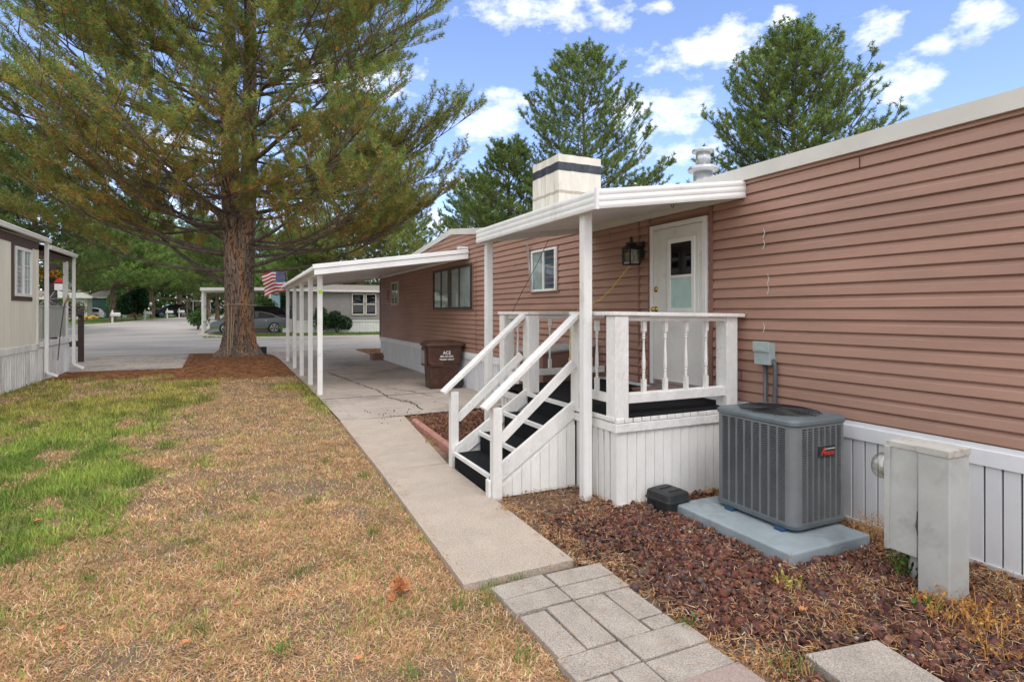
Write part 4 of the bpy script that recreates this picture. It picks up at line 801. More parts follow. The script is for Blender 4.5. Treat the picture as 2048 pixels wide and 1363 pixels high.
mb = MB(); boards(mb, LX, 2, 20.9, 0, .82, .15, sgn=1, jit=1); mb.box(LX, LX + .03, 2, 17.95, .81, .95); mb.box(LX, LX + .034, 17.96, 20.95, .86, .99); mb.build('skirting', 'skirt_grey', lh)
wf = MB(); wf.box(LX + .012, LX + .03, 16.12, 17.5, 3.22, 3.36); wf.box(LX + .012, LX + .03, 16.12, 17.5, 2.0, 2.1); wf.box(LX + .012, LX + .03, 16.12, 16.28, 2.1, 3.22); wf = wf.build('window_trim', 'brownpaint', lh)
mb = MB(); mb.box(LX + .012, LX + .06, 16.28, 17.4, 3.15, 3.22); mb.box(LX + .012, LX + .06, 16.28, 17.4, 2.1, 2.17); mb.box(LX + .012, LX + .06, 16.28, 16.35, 2.17, 3.15); mb.box(LX + .012, LX + .06, 17.33, 17.4, 2.17, 3.15); mb.box(LX + .012, LX + .055, 16.8, 16.88, 2.17, 3.15)
for z in (2.5, 2.82): mb.box(LX + .03, LX + .038, 16.88, 17.33, z - .01, z + .01)
mb.box(LX + .03, LX + .038, 17.1, 17.12, 2.17, 3.15); wn_ = mb.build('window', 'white', lh); MB().box(LX + .022, LX + .026, 16.35, 17.33, 2.17, 3.15).build('pane', 'glass', wn_); MB().box(LX + .013, LX + .016, 16.35, 17.33, 2.17, 3.15).build('curtain', 'curtain', wn_)
# porch of the left home
mb = gutter(18.36, 21.0, 3.45, LX + .19); mb.build('gutter', 'white', lh, bevel=.004)
mb = MB(); mb.add([(LX + .1, 18.36, 3.44), (LX + .1, 21.0, 3.40), (-7.5, 21.0, 3.55), (-7.5, 18.36, 3.59)], [(0, 1, 2, 3)]); mb.add([(LX + .1, 18.36, 3.30), (LX + .1, 21.0, 3.28), (-7.5, 21.0, 3.35), (-7.5, 18.36, 3.4)], [(3, 2, 1, 0)]); mb.add([(LX + .1, 21.0, 3.28), (LX + .1, 21.0, 3.40), (-7.5, 21.0, 3.55), (-7.5, 21.0, 3.35)], [(0, 1, 2, 3)]); mb.build('porch_roof', 'shingle', lh)
MB().box(LX - .02, LX + .02, 18.2, 20.9, 3.18, 3.28).build('porch_beam', 'brownpaint', lh)
for x, y in ((LX + .0, 20.55), (LX - 1.6, 20.7), (LX - .1, 20.95)): MB().box(x - .05, x + .05, y - .05, y + .05, .98, 3.2).build('porch_post', 'white', lh)
mb = MB(); y = 17.98
while y < 20.45: mb.box(LX - .02, LX + .02, y, y + .06, 1.06, 1.88); mb.box(LX - .02, LX, y + .06, y + .1, 1.06, 1.88); y += .1
mb.box(LX - .03, LX + .03, 17.97, 20.5, 1.88, 1.92); mb.build('porch_railing', 'greyfence', lh)
MB().box(-7.5, LX - .03, 17.97, 20.95, .6, .95).build('porch_floor', 'white', lh)
mb = MB(); mb.bar((LX + .1, 18.33, 3.5), (LX + .1, 18.33, .2), .085, .06); mb.bar((LX + .1, 18.33, .2), (LX + .32, 18.38, .09), .085, .06); mb.build('downspout', 'white', lh, bevel=.006)
mb = MB(); mb.bar((LX + .1, 20.97, 3.36), (LX + .1, 20.97, .2), .08, .06); mb.bar((LX + .1, 20.97, .2), (LX + .34, 21.0, .06), .09, .07); mb.build('downspout', 'white', lh, bevel=.006)
mb = MB(); mb.box(-6.8, -5.05, 21.1, 21.14, .45, .95); mb.build('lattice_panel', 'skirt_grey', lh)
rf_ = thing('ramp_railing', 'dark brown wooden railing post with a crossbar at the left porch', 'railing', (-5.2, 23.5, 0))
MB().box(-5.05, -4.90, 24.2, 24.36, -.02, 1.93).build('post', 'darkbrown', rf_, bevel=.006); mb = MB(); mb.box(-7.4, -5.05, 24.22, 24.34, 1.78, 1.93); split(mb, 'top_rail', 'darkbrown', rf_, bevel=.006); MB().box(-7.4, -5.05, 24.22, 24.34, .55, .75).build('lower_rail', 'darkbrown', rf_, bevel=.006); MB().box(-7.5, -7.34, 24.2, 24.36, -.02, 1.93).build('post', 'darkbrown', rf_)
fp = thing('feeder_post', 'dark brown upright post carrying ornaments behind the left porch', 'post', (-6.15, 26.1, 0)); MB().box(-6.27, -6.07, 26.0, 26.2, 0, 3.5).build('upright', 'darkbrown', fp); MB().bar((-6.2, 26.1, 3.15), (-5.5, 26.1, 3.3), .07, .07).build('arm', 'darkbrown', fp)
bf = thing('bird_feeder', 'small white bird feeder with red roof hanging on the left porch', 'bird feeder', (-5.1, 22.3, 2.4)); MB().box(-5.22, -4.98, 22.18, 22.42, 2.42, 2.62).build('tray', 'white', bf); MB().prism([(-5.27, 2.66), (-4.93, 2.66), (-5.1, 2.8)], 'y', 22.15, 22.45).build('roof', 'red', bf); MB().tube([(-5.1, 22.3, 2.79), (-5.1, 22.3, 3.2), (-5.4, 22.9, 3.3)], .006, 5).build('hanger', 'black', bf)
def leafcloud(name, m, P, size, cols, seed, parent=None, flat=.0, **k):
    """many small leaf quads at points P"""
    r = np.random.default_rng(seed); n = len(P); a = r.normal(size=(n, 3)); a /= np.linalg.norm(a, axis=1)[:, None]; b = np.cross(a, r.normal(size=(n, 3))); b /= np.linalg.norm(b, axis=1)[:, None]
    sz = size * r.uniform(.6, 1.3, (n, 1)); V = np.stack([P - a * sz, P + b * sz * .45, P + a * sz, P - b * sz * .45], 1).reshape(-1, 3); F = np.arange(4 * n).reshape(-1, 4)
    c = np.asarray(cols)[r.integers(0, len(cols), n)] * r.uniform(.65, 1.3, (n, 1)); return npmesh(name, V, F, m, np.repeat(c, 4, 0), parent, **k)
def blobpts(n, c, rad, seed, lumps=9, lo=.55):
    r = np.random.default_rng(seed); d = r.normal(size=(lumps, 3)); d /= np.linalg.norm(d, axis=1)[:, None]; d[:, 2] = np.abs(d[:, 2]) * .9 - .15
    cs = d * r.uniform(.35, .7, (lumps, 1)); k = r.integers(0, lumps, n); q = r.normal(size=(n, 3)); q /= np.linalg.norm(q, axis=1)[:, None]; q *= (r.uniform(lo, 1, (n, 1)) ** .5) * .48
    return (cs[k] + q) * np.array(rad) + np.array(c)
hb = thing('hanging_basket', 'hanging basket of yellow flowers on the left porch', 'flower basket', (-4.9, 20.35, 2.45))
MB().lathe([(.08, 0), (.17, .14), (.18, .15)], -4.9, 20.35, 14, z0=2.55).build('basket', 'darkbrown', hb); leafcloud('flowers', 'leafmat', blobpts(420, (-4.9, 20.35, 2.78), (.34, .34, .2), 5), .045, [(.8, .42, .02), (.75, .3, .02), (.85, .55, .05), (.1, .2, .03)], 6, hb); MB().tube([(-4.9, 20.35, 2.7), (-4.9, 20.35, 3.3)], .005, 5).build('hanger', 'black', hb)
gp = thing('spinner_pole', 'thin black pole with a wooden paddle leaning at the left porch', 'garden pole', (-4.4, 19.4, .4)); MB().tube([(-4.42, 19.1, .45), (-4.42, 19.35, 1.2), (-4.42, 19.75, 1.98)], .012, 6).build('pole', 'black', gp); mb = MB(); mb.bar((-4.42, 19.75, 1.95), (-4.42, 20.2, 2.2), .03, .10); mb.build('paddle', mat('varnished_wood', (.42, .24, .07), .4, .15, 8), gp, bevel=.02)
mb = MB(); rs = random.Random(8)
for k in range(26): a, b = rs.uniform(-1, 1), rs.uniform(-1, 1); mb.bar((-4.95 + .05 * a, 20.4, 2.1 + .05 * b), (-4.95 + .25 * a, 20.4 + .1 * rs.uniform(-1, 1), 2.1 + .28 * b), .03, .004)
mb.build('pinwheel', 'foil', label='silvery tinsel pinwheel below the yellow flower basket', cat='garden spinner')
mb = MB()
for k in range(30): a, b = rs.uniform(-1, 1), rs.uniform(-1, 1); mb.bar((-5.1 + .1 * a, 24.1, 1.75 + .1 * b), (-5.1 + .42 * a, 24.1 + .1 * rs.uniform(-1, 1), 1.75 + .28 * b), .04, .004)
mb.build('foil_ribbon', 'foil', label='crumpled silver foil ribbons tied to the dark brown railing', cat='ribbon')

# ================================================================== ACROSS THE STREET
def wallbox(par, name, m, x0, x1, y0, y1, z0, z1): return MB().box(x0, x1, y0, y1, z0, z1).build(name, m, par)
gh = thing('mobile_home', 'grey lap-sided mobile home with white skirting across the street', 'mobile home', (9, 44, .3))
mb = MB(); z = 1.14
while z < 3.1: mb.prism([(41.5, z), (41.47, z), (41.495, z + .115), (41.5, z + .115)], 'x', 3.25, 16); z += .115
mb.box(3.25, 16, 41.5, 46.5, .3, 3.12); mb.build('wall', 'greysiding', gh)
mb = MB(); boards(mb, 41.49, 3.25, 16, .25, 1.08, .2, axis='x', sgn=-1); mb.box(3.25, 16, 41.44, 41.48, 1.05, 1.14); mb.build('skirting', 'whitefar', gh)
mb = MB(); mb.box(3.0, 16.2, 41.2, 41.26, 3.1, 3.28); mb.add([(3.0, 41.2, 3.26), (16.2, 41.2, 3.26), (16.2, 44, 3.75), (3.0, 44, 3.75), (16.2, 46.8, 3.26), (3.0, 46.8, 3.26)], [(0, 1, 2, 3), (3, 2, 4, 5)]); mb.box(3.0, 16.2, 41.27, 46.6, 3.1, 3.13); mb.build('roof', 'shingle', gh)
MB().box(3.0, 16.2, 41.15, 41.195, 3.13, 3.27).build('gutter', 'whitefar', gh)
for x0_, x1_ in ((7.08, 7.96), (8.04, 8.80)):
    mb = MB(); t = .07; mb.box(x0_, x1_, 41.40, 41.46, 1.52, 1.52 + t); mb.box(x0_, x1_, 41.40, 41.46, 3.03 - t, 3.03); mb.box(x0_, x0_ + t, 41.40, 41.46, 1.6, 2.96); mb.box(x1_ - t, x1_, 41.40, 41.46, 1.6, 2.96); mb.box(x0_, x1_, 41.40, 41.46, 2.25, 2.31); f = mb.build('window', 'creamfar', gh)
    MB().box(x0_ + t, x1_ - t, 41.44, 41.445, 1.6, 2.96).build('pane', 'glassdark', f); MB().box(x0_ + t, x1_ - t, 41.452, 41.455, 1.6, 2.96).build('blind', 'interior', f)
mb = MB(); mb.box(6.6, 6.85, 41.38, 41.45, .95, 1.12); mb.tube([(6.72, 41.4, .95), (6.7, 41.38, .7), (6.3, 41.3, .45)], .02, 5); mb.build('meter_box', 'steelgrey', gh)
mb = MB(); mb.box(2.6, 3.22, 42.2, 43.8, .3, 1.25); mb.build('entry_steps', 'whitefar', gh)
mb = MB()
for k in range(9): mb.box(1.9 + k * .16, 1.95 + k * .16, 43.6, 43.65, 1.0, 1.9 - .0 * k)
mb.bar((1.85, 43.62, 1.75), (3.25, 43.62, 2.1), .06, .06); mb.build('stair_railing', 'darkbrown', gh)
gc = thing('carport', 'flat white carport sheltering a grey sedan across the street', 'carport', (.3, 44, .3))
mb = MB(); mb.add([(x, y, z + (x + 2.35) * .02) for z in (3.10, 3.30) for (x, y) in ((-2.35, 41.9), (3.2, 41.9), (3.2, 46.2), (-2.35, 46.2))], [(0, 1, 2, 3), (7, 6, 5, 4), (0, 4, 5, 1), (1, 5, 6, 2), (2, 6, 7, 3), (3, 7, 4, 0)]); mb.build('roof', 'whitefar', gc)
for y in (42.0, 43.6, 45.3): MB().box(-2.27, -2.16, y, y + .11, .25, 3.12).build('post', 'whitefar', gc)
mb = MB(); mb.box(-2.24, -2.19, 42.1, 45.3, 1.05, 1.12); mb.box(-2.24, -2.19, 42.1, 45.3, 2.1, 2.16); split(mb, 'side_rail', 'whitefar', gc)
sheet('parking_pad', [(41.9, -2.35, 3.2), (46.4, -2.35, 3.2)], 'slab', .03)
def car(name, label, cat, loc, rz, paint, Lc, Hc, Wc, suv=False):
    c = thing(name, label, cat, loc, world=False, rz=rz); hl = Lc / 2
    if not suv:
        lower = [(-hl, .35), (-hl + .02, .62), (-hl + .12, .74), (-hl + .55, .86), (-hl + 1.3, .95), (0, .96), (hl - 1.1, 1.0), (hl - .3, 1.0), (hl - .05, .93), (hl, .6), (hl - .05, .32)]
        roof = [(-hl + 1.25, .95), (-hl + 2.05, 1.36), (-hl + 2.6, Hc), (-hl + 3.1, Hc), (-hl + 3.7, 1.33), (-hl + 4.35, 1.01)]
    else:
        lower = [(-hl, .4), (-hl, .8), (-hl + .2, 1.0), (-hl + 1.1, 1.08), (0, 1.10), (hl - .25, 1.12), (hl, 1.0), (hl, .5), (hl - .1, .35)]
        roof = [(-hl + 1.0, 1.08), (-hl + 1.7, 1.55), (-hl + 2.1, Hc), (hl - .9, Hc), (hl - .45, 1.55), (hl - .12, 1.12)]
    def body(prof_, w0, w1, ztop, zb_, m, nm, cut=None):
        mb = MB(); secs = []
        for yy, f in ((-1, 0), (-.86, 1), (.86, 1), (1, 0)):
            s_ = [(x * (1 if f else .985), yy * (w0 + (w1 - w0) * max(0, (z - zb_) / (ztop - zb_))) / 2 if abs(yy) == 1 else yy * (w0 + (w1 - w0) * max(0, (z - zb_) / (ztop - zb_))) / 2 / .86 * .86 * 1.03, z) for x, z in prof_]; secs.append(s_)
        return loft(mb, secs).build(nm, m, c, bevel=.03)
    body(lower, Wc, Wc * .96, 1.0, .3, paint, 'body'); body(roof, Wc * .93, Wc * .72, Hc, .95, paint, 'cabin')
    # side glass: two panes each side
    for sy in (-1, 1):
        for a, b in ((.10, .47), (.51, .86)):
            xa, xb = roof[0][0], roof[-1][0]; Lr = xb - xa; x0_, x1_ = xa + Lr * a, xa + Lr * b
            def top(x): return float(np.interp(x, [p[0] for p in roof], [p[1] for p in roof]))
            def wy(z): return (Wc * .93 + (Wc * .72 - Wc * .93) * (z - .95) / (Hc - .95)) / 2 * 1.0 + .012
            zl = roof[0][1] + .04; p_ = [(x0_ + .05, zl), (x1_, zl), (x1_, max(zl + .02, top(x1_) - .07)), ((x0_ + x1_) / 2, top((x0_ + x1_) / 2) - .075), (x0_ + .12, max(zl + .03, top(x0_ + .12) - .075))]
            mb = MB(); mb.v = [(x, sy * wy(z), z) for x, z in p_] + [(x, sy * (wy(z) - .02), z) for x, z in p_]; n_ = len(p_); mb.f = [tuple(range(n_)), tuple(range(2 * n_ - 1, n_ - 1, -1))] + [(i_, (i_ + 1) % n_, n_ + (i_ + 1) % n_, n_ + i_) for i_ in range(n_)]; mb.build('window', 'carblack', c)
    wr = .33 if not suv else .36
    for x in (-hl + .95, hl - 1.0):
        for sy in (-1, 1):
            MB().lathe([(wr + .05, -.02), (wr + .05, .02)], x, sy * (Wc / 2 - .005), 24, 'y', wr).build('wheel_arch', 'dark', c)
            wq = MB().lathe([(wr * .6, -.1), (wr, -.09), (wr, .09), (wr * .6, .1)], x, sy * (Wc / 2 - .07), 24, 'y', wr).build('wheel', 'rubber', c)
            mb = MB()
            for k in range(5):
                a = 2 * math.pi * k / 5 + .3
                for da in (-.16, .16): mb.bar((x + .03 * math.cos(a), sy * (Wc / 2 + .035), wr + .03 * math.sin(a)), (x + wr * .74 * math.cos(a + da), sy * (Wc / 2 + .035), wr + wr * .74 * math.sin(a + da)), .03, .035, up=(0, 1, 0))
            mb.tube([(x + wr * .74 * math.cos(a), sy * (Wc / 2 + .03), wr + wr * .74 * math.sin(a)) for a in np.linspace(0, 2 * math.pi, 25)], .018, 5); mb.build('rim', 'chrome', wq)
    for sy in (-1, 1):
        MB().box(hl - .32, hl + .005, sy * Wc * .36 - .1, sy * Wc * .36 + .27 * .5, .80 if not suv else .95, .93 if not suv else 1.1).build('tail_light', 'tail', c, bevel=.01)
        MB().box(-hl - .005, -hl + .4, sy * Wc * .38 - .1, sy * Wc * .38 + .1, .62, .74).build('headlight', 'headlamp', c, bevel=.02)
        MB().box(-hl + 1.55, -hl + 1.75, sy * Wc / 2, sy * (Wc / 2 + .14), .95, 1.05).build('mirror', paint, c, bevel=.02) if False else None
        for x in (-.15, .85): MB().box(x, x + .16, sy * (Wc / 2) - .005, sy * (Wc / 2) + .025, .82, .85).build('door_handle', 'chrome', c)
    return c
car('parked_car', 'grey four-door sedan parked under the flat white carport', 'car', (.62, 43.05, .33), 0, 'carpaint', 4.9, 1.45, 1.83)
car('parked_car', 'dark SUV parked beyond the grey sedan, only its roof showing', 'car', (1.0, 47.2, .42), 0, 'carblack', 4.6, 1.75, 1.85, suv=True)
bb_ = thing('house', 'light blue house wall with white corner board beyond the carport', 'house', (5, 66, .8)); wallbox(bb_, 'wall', 'bluefar', 2.7, 8, 62, 70, .7, 4.3); wallbox(bb_, 'corner_board', 'whitefar', 2.6, 2.72, 61.96, 62.1, .7, 4.3); MB().prism([(2.2, 4.3), (8.5, 4.3), (5.3, 5.4)], 'y', 61.6, 70.4).build('roof', 'shingle', bb_)
# flag
fg = thing('flag', 'American flag blowing from a short pole beyond the carport posts', 'flag', (2.55, 37.9, 2.6)); fd = Vector((.904, -.427, 0)); fb = Vector((2.62, 39.0, 0))
mb = MB(); mb.tube([(2.86, 39.3, 2.2), tuple(fb + Vector((0, 0, 4.33)))], .02, 6); mb.build('pole', 'tan', fg)
Wd, Hd = 1.56, 1.22
def fpt(u, v_):   # u 0..1 from hoist to fly, v 0 top..1 bottom
    fold = .22 * math.sin(u * 10 + v_ * 2.5) * u + .16 * math.sin(v_ * 6 + u * 4) * u; q = fb - fd * (Wd * (u * .98 - .12 * u * u)) + Vector((.427, .904, 0)) * fold
    z = 4.28 - v_ * Hd * (1 - .05 * u) - .06 * u + .16 * math.sin(u * 2.6) * (.5 - v_) - .38 * max(0, u - .4) * (.3 + v_) - .10 * math.sin(u * 8) * u + .0
    return (q.x - (.06 - .05 * v_), q.y, z)
nu, nv = 30, 26
mb = MB(); mi = []
for i_ in range(nu):
    for j in range(nv):
        st = j // 2; can = i_ < nu * .4 and st < 7; mi.append(2 if can else (0 if st % 2 == 0 else 1))
        mb.add([fpt(i_ / nu, j / nv), fpt((i_ + 1) / nu, j / nv), fpt((i_ + 1) / nu, (j + 1) / nv), fpt(i_ / nu, (j + 1) / nv)], [(0, 1, 2, 3)])
STARS = mb; mb = MB()
for r_ in range(9):
    for c_ in range(6 if r_ % 2 == 0 else 5):
        u = .4 * ((c_ + (.5 if r_ % 2 == 0 else 1.0)) / 6); v_ = (r_ + .7) / 9.4 * .535; q = Vector(fpt(u, v_)); pts = []
        for k in range(10): a = math.pi / 2 + k * math.pi / 5; rd = .034 if k % 2 == 0 else .014; pts.append(tuple(q + fd * rd * math.cos(a) + Vector((0, 0, rd * math.sin(a))) + Vector((-.427, -.904, 0)) * .02))
        STARS.add(pts, [tuple(range(10))]); mi.append(1)
cl_ = STARS.build('cloth', 'flagred', fg)
for q in ('flagwhite', 'flagblue'): cl_.data.materials.append(M[q])
cl_.data.polygons.foreach_set('material_index', mi)
# left block: cream house, green house, white SUV
def T(x, y, z=0): return (x, y, tz(x, y) + z)
c1 = thing('house', 'cream house with white porch and gabled roof at the far left corner', 'house', T(-26, 104)); zb_ = tz(-24, 98)
wallbox(c1, 'wall', 'creamfar', -22.6, -18.6, 94.0, 97.0, zb_ - .2, zb_ + 3.2); wallbox(c1, 'wall', 'creamfar', -34, -22.6, 99, 108, zb_ - .2, zb_ + 3.2); MB().prism([(-23.2, zb_ + 3.1), (-18.0, zb_ + 3.1), (-20.6, zb_ + 4.5)], 'y', 93.6, 97.3).build('roof', 'shingle', c1); MB().prism([(-35, zb_ + 3.1), (-22, zb_ + 3.1), (-28, zb_ + 4.6)], 'y', 98.6, 108.5).build('roof', 'shingle', c1); MB().prism([(-23.3, zb_ + 3.0), (-17.9, zb_ + 3.0), (-17.9, zb_ + 3.15), (-20.6, zb_ + 4.62), (-23.3, zb_ + 3.15)], 'y', 93.45, 93.6).build('gable_trim', 'whitefar', c1)
MB().box(-34.5, -21.4, 95.5, 99.2, zb_ + 2.85, zb_ + 3.1).build('porch_roof', 'whitefar', c1)
for x in (-23, -25.5, -28, -31): MB().box(x - .1, x + .1, 95.7, 95.9, zb_, zb_ + 2.9).build('porch_post', 'whitefar', c1)
for x in (-20.9, -19.4): f = MB().box(x - .62, x + .62, 93.9, 93.99, zb_ + .95, zb_ + 2.7).build('window', 'whitefar', c1); MB().box(x - .5, x + .5, 93.86, 93.895, zb_ + 1.05, zb_ + 1.78).build('pane', 'glassdark', f); MB().box(x - .5, x + .5, 93.86, 93.895, zb_ + 1.88, zb_ + 2.6).build('pane', 'galv', f)
MB().lathe([(.05, 0), (.42, .10), (.55, .22), (.5, .23), (.3, .14), (.02, .08)], -20.8, 95.5, 18, 'y', zb_ + 5.0).build('satellite_dish', 'galv', label='grey satellite dish on the cream house roof', cat='satellite dish'); 
c2 = thing('house', 'dark green house with white trim behind the white SUV', 'house', T(-18, 106)); wallbox(c2, 'wall', 'greenfar', -19.8, -17.3, 102, 112, zb_ - .2, zb_ + 3.3); wallbox(c2, 'corner_board', 'creamfar', -17.3, -16.95, 101.9, 102.3, zb_ - .2, zb_ + 3.3); wallbox(c2, 'bay_wall', 'whitefar', -16.94, -15.9, 103, 112, zb_ - .2, zb_ + 3.4); wallbox(c2, 'eave', 'whitefar', -20, -16.9, 101.7, 102, zb_ + 3.2, zb_ + 3.4)
MB().box(-16.7, -16.1, 102.9, 102.99, zb_ + 1, zb_ + 2.8).build('window', 'glassdark', c2); MB().prism([(-20.3, zb_ + 3.4), (-15.6, zb_ + 3.4), (-18, zb_ + 4.5)], 'y', 101.6, 112).build('roof', 'shingle', c2)
car('parked_car', 'white SUV parked in front of the dark green house', 'car', T(-19.9, 99.3, .02), R(4), 'carwhite', 4.7, 1.72, 1.9, suv=True)
mb = MB(); r_ = random.Random(3)
for k in range(14): x, y, z = -18.0 + r_.uniform(-.9, .9), 92.6 + r_.uniform(-.3, .3), tz(-19, 93) + r_.uniform(.1, .6); s_ = r_.uniform(.12, .3); mb.lathe([(s_ * .3, -s_), (s_ * .9, -s_ * .5), (s_, 0), (s_ * .8, s_ * .6), (s_ * .1, s_)], x, y, 8, z0=z)
mb.build('garden_ornament', 'toy', label='orange and yellow lawn decoration in front of the white SUV', cat='lawn decoration')
# mailboxes
def mailbox(loc, label):
    c = thing('mailbox', label, 'mailbox', loc, group='white kerbside mailboxes', world=False, rz=R(35)); 
    MB().box(-.06, .06, -.06, .06, -.05, 1.05).build('post', 'whitefar', c, bevel=.01); MB().lathe([(.08, 0), (.05, .03), (.06, .08), (.01, .13)], 0, 0, 8, z0=1.05).build('finial', 'whitefar', c)
    MB().prism([(-.13, .64), (.13, .64), (.13, .84), (.08, .93), (-.08, .93), (-.13, .84)], 'x', -.12, .60).build('box', 'whitefar', c); return c
mailbox(T(-10.15, 60.5), 'white mailbox on a post, nearest of the row, left of the dark hedge')
for x, y, l in ((-8.75, 68.6, 'white mailbox just right of the dark hedge, second of the kerb row'), (-7.5, 75.6, 'white mailbox left of the far wooden pergola'), (-6.75, 80.5, 'small far white mailbox right of the wooden pergola')): mailbox(T(x, y), l)
lp = thing('yard_lamp', 'short yard lamp on a black post right of the second mailbox', 'lamp', T(-8.9, 74)); z = tz(-8.9, 74); MB().tube([(-8.9, 74, z), (-8.9, 74, z + 1.5)], .04, 6).build('post', 'black', lp); MB().lathe([(.06, 0), (.13, .2), (.16, .24), (.02, .42)], -8.9, 74, 8, z0=z + 1.45).build('lamp_head', 'whitefar', lp)
pg = thing('pergola', 'tan wooden carport pergola with dark parked vehicle far down the street', 'pergola', T(-9, 90)); z = tz(-9, 90)
MB().box(-10.6, -6.2, 88.5, 93, z + 2.4, z + 2.6).build('roof', 'tan', pg)
for x, y in ((-6.5, 88.7), (-10.3, 88.7), (-6.5, 92.8)): MB().box(x - .09, x + .09, y - .09, y + .09, z, z + 2.45).build('post', 'tan', pg)
car('parked_car', 'dark vehicle parked under the far tan pergola', 'car', T(-8.6, 91, .02), R(20), 'carblack', 4.6, 1.7, 1.85, suv=True)
fc = thing('carport', 'distant white carport with thin posts beside the curving road', 'carport', T(-4.5, 106)); z = 1.0
MB().box(-8.5, -4.2, 104, 109, z + 2.4, z + 2.55).build('roof', 'whitefar', fc)
for x in (-4.4, -5.6, -6.8): MB().box(x - .07, x + .07, 104, 104.15, z, z + 2.4).build('post', 'whitefar', fc)
car('parked_car', 'small dark car parked beneath the distant white carport', 'car', T(-6.3, 106.6, .02), R(15), 'carblack', 4.5, 1.6, 1.8, suv=True)
# small items near the tree and the carport end
mb = MB().box(.42, .98, 25.8, 26.1, .0, .30); mb.build('black_planter', 'black', bevel=.01, label='low black box on the ground right of the big pine trunk', cat='planter box')
mb = MB()
for k in range(3):
    for j in range(3): mb.box(4.24 + (k + j % 2 * .3) * .12, 4.35 + (k + j % 2 * .3) * .12, 20.5, 20.62, .03 + j * .085, .11 + j * .085)
mb.box(4.25, 4.32, 20.63, 21.1, .03, .27); mb.build('brick_planter', 'siding_trim', bevel=.01, label='low dark brick planter at the street end of the brown home', cat='planter')
# ================================================================== TREES
def needles(name, P, D, L, k, nl, nw, tip, old, oldp, seed, parent=None, m='needle', ang=(.45, .95), t0=0.05, **kw):
    r = np.random.default_rng(seed); n = len(P); P = np.asarray(P); D = np.asarray(D); D = D / np.linalg.norm(D, axis=1)[:, None]; L = np.asarray(L)
    t = r.uniform(t0, 1, (n, k)) ** .8; base = P[:, None] + D[:, None] * (L[:, None] * t)[..., None]
    q = r.normal(size=(n, k, 3)); q -= (q * D[:, None]).sum(-1)[..., None] * D[:, None]; q /= np.linalg.norm(q, axis=-1)[..., None]
    a = r.uniform(ang[0], ang[1], (n, k))[..., None]; nd = D[:, None] * np.cos(a * math.pi / 2) + q * np.sin(a * math.pi / 2); nd[..., 2] += .10
    ln = (nl * r.uniform(.7, 1.15, (n, k)))[..., None]; s_ = np.cross(nd, r.normal(size=(n, k, 3))); s_ /= np.linalg.norm(s_, axis=-1)[..., None]
    V = np.stack([base - s_ * nw / 2, base + s_ * nw / 2, base + nd * ln], 2).reshape(-1, 3); F = np.arange(n * k * 3).reshape(-1, 3)
    tip = np.asarray(tip); old = np.asarray(old); op = np.asarray(oldp) if hasattr(oldp, '__len__') else np.full(n, oldp)
    isold = (r.uniform(size=(n, k)) < np.clip(op[:, None] * 1.9 * (1 - t), 0, .95))[..., None]
    tc_ = tip[r.integers(0, len(tip), n)][:, None]; oc = old[r.integers(0, len(old), n)][:, None]
    c = np.where(isold, oc, tc_) * r.uniform(.75, 1.3, (n, 1, 1)) * r.uniform(.8, 1.2, (n, k, 1)); c = np.broadcast_to(c[:, :, None], (n, k, 3, 3)).reshape(-1, 3)
    return npmesh(name, V, F, m, c, parent, **kw)
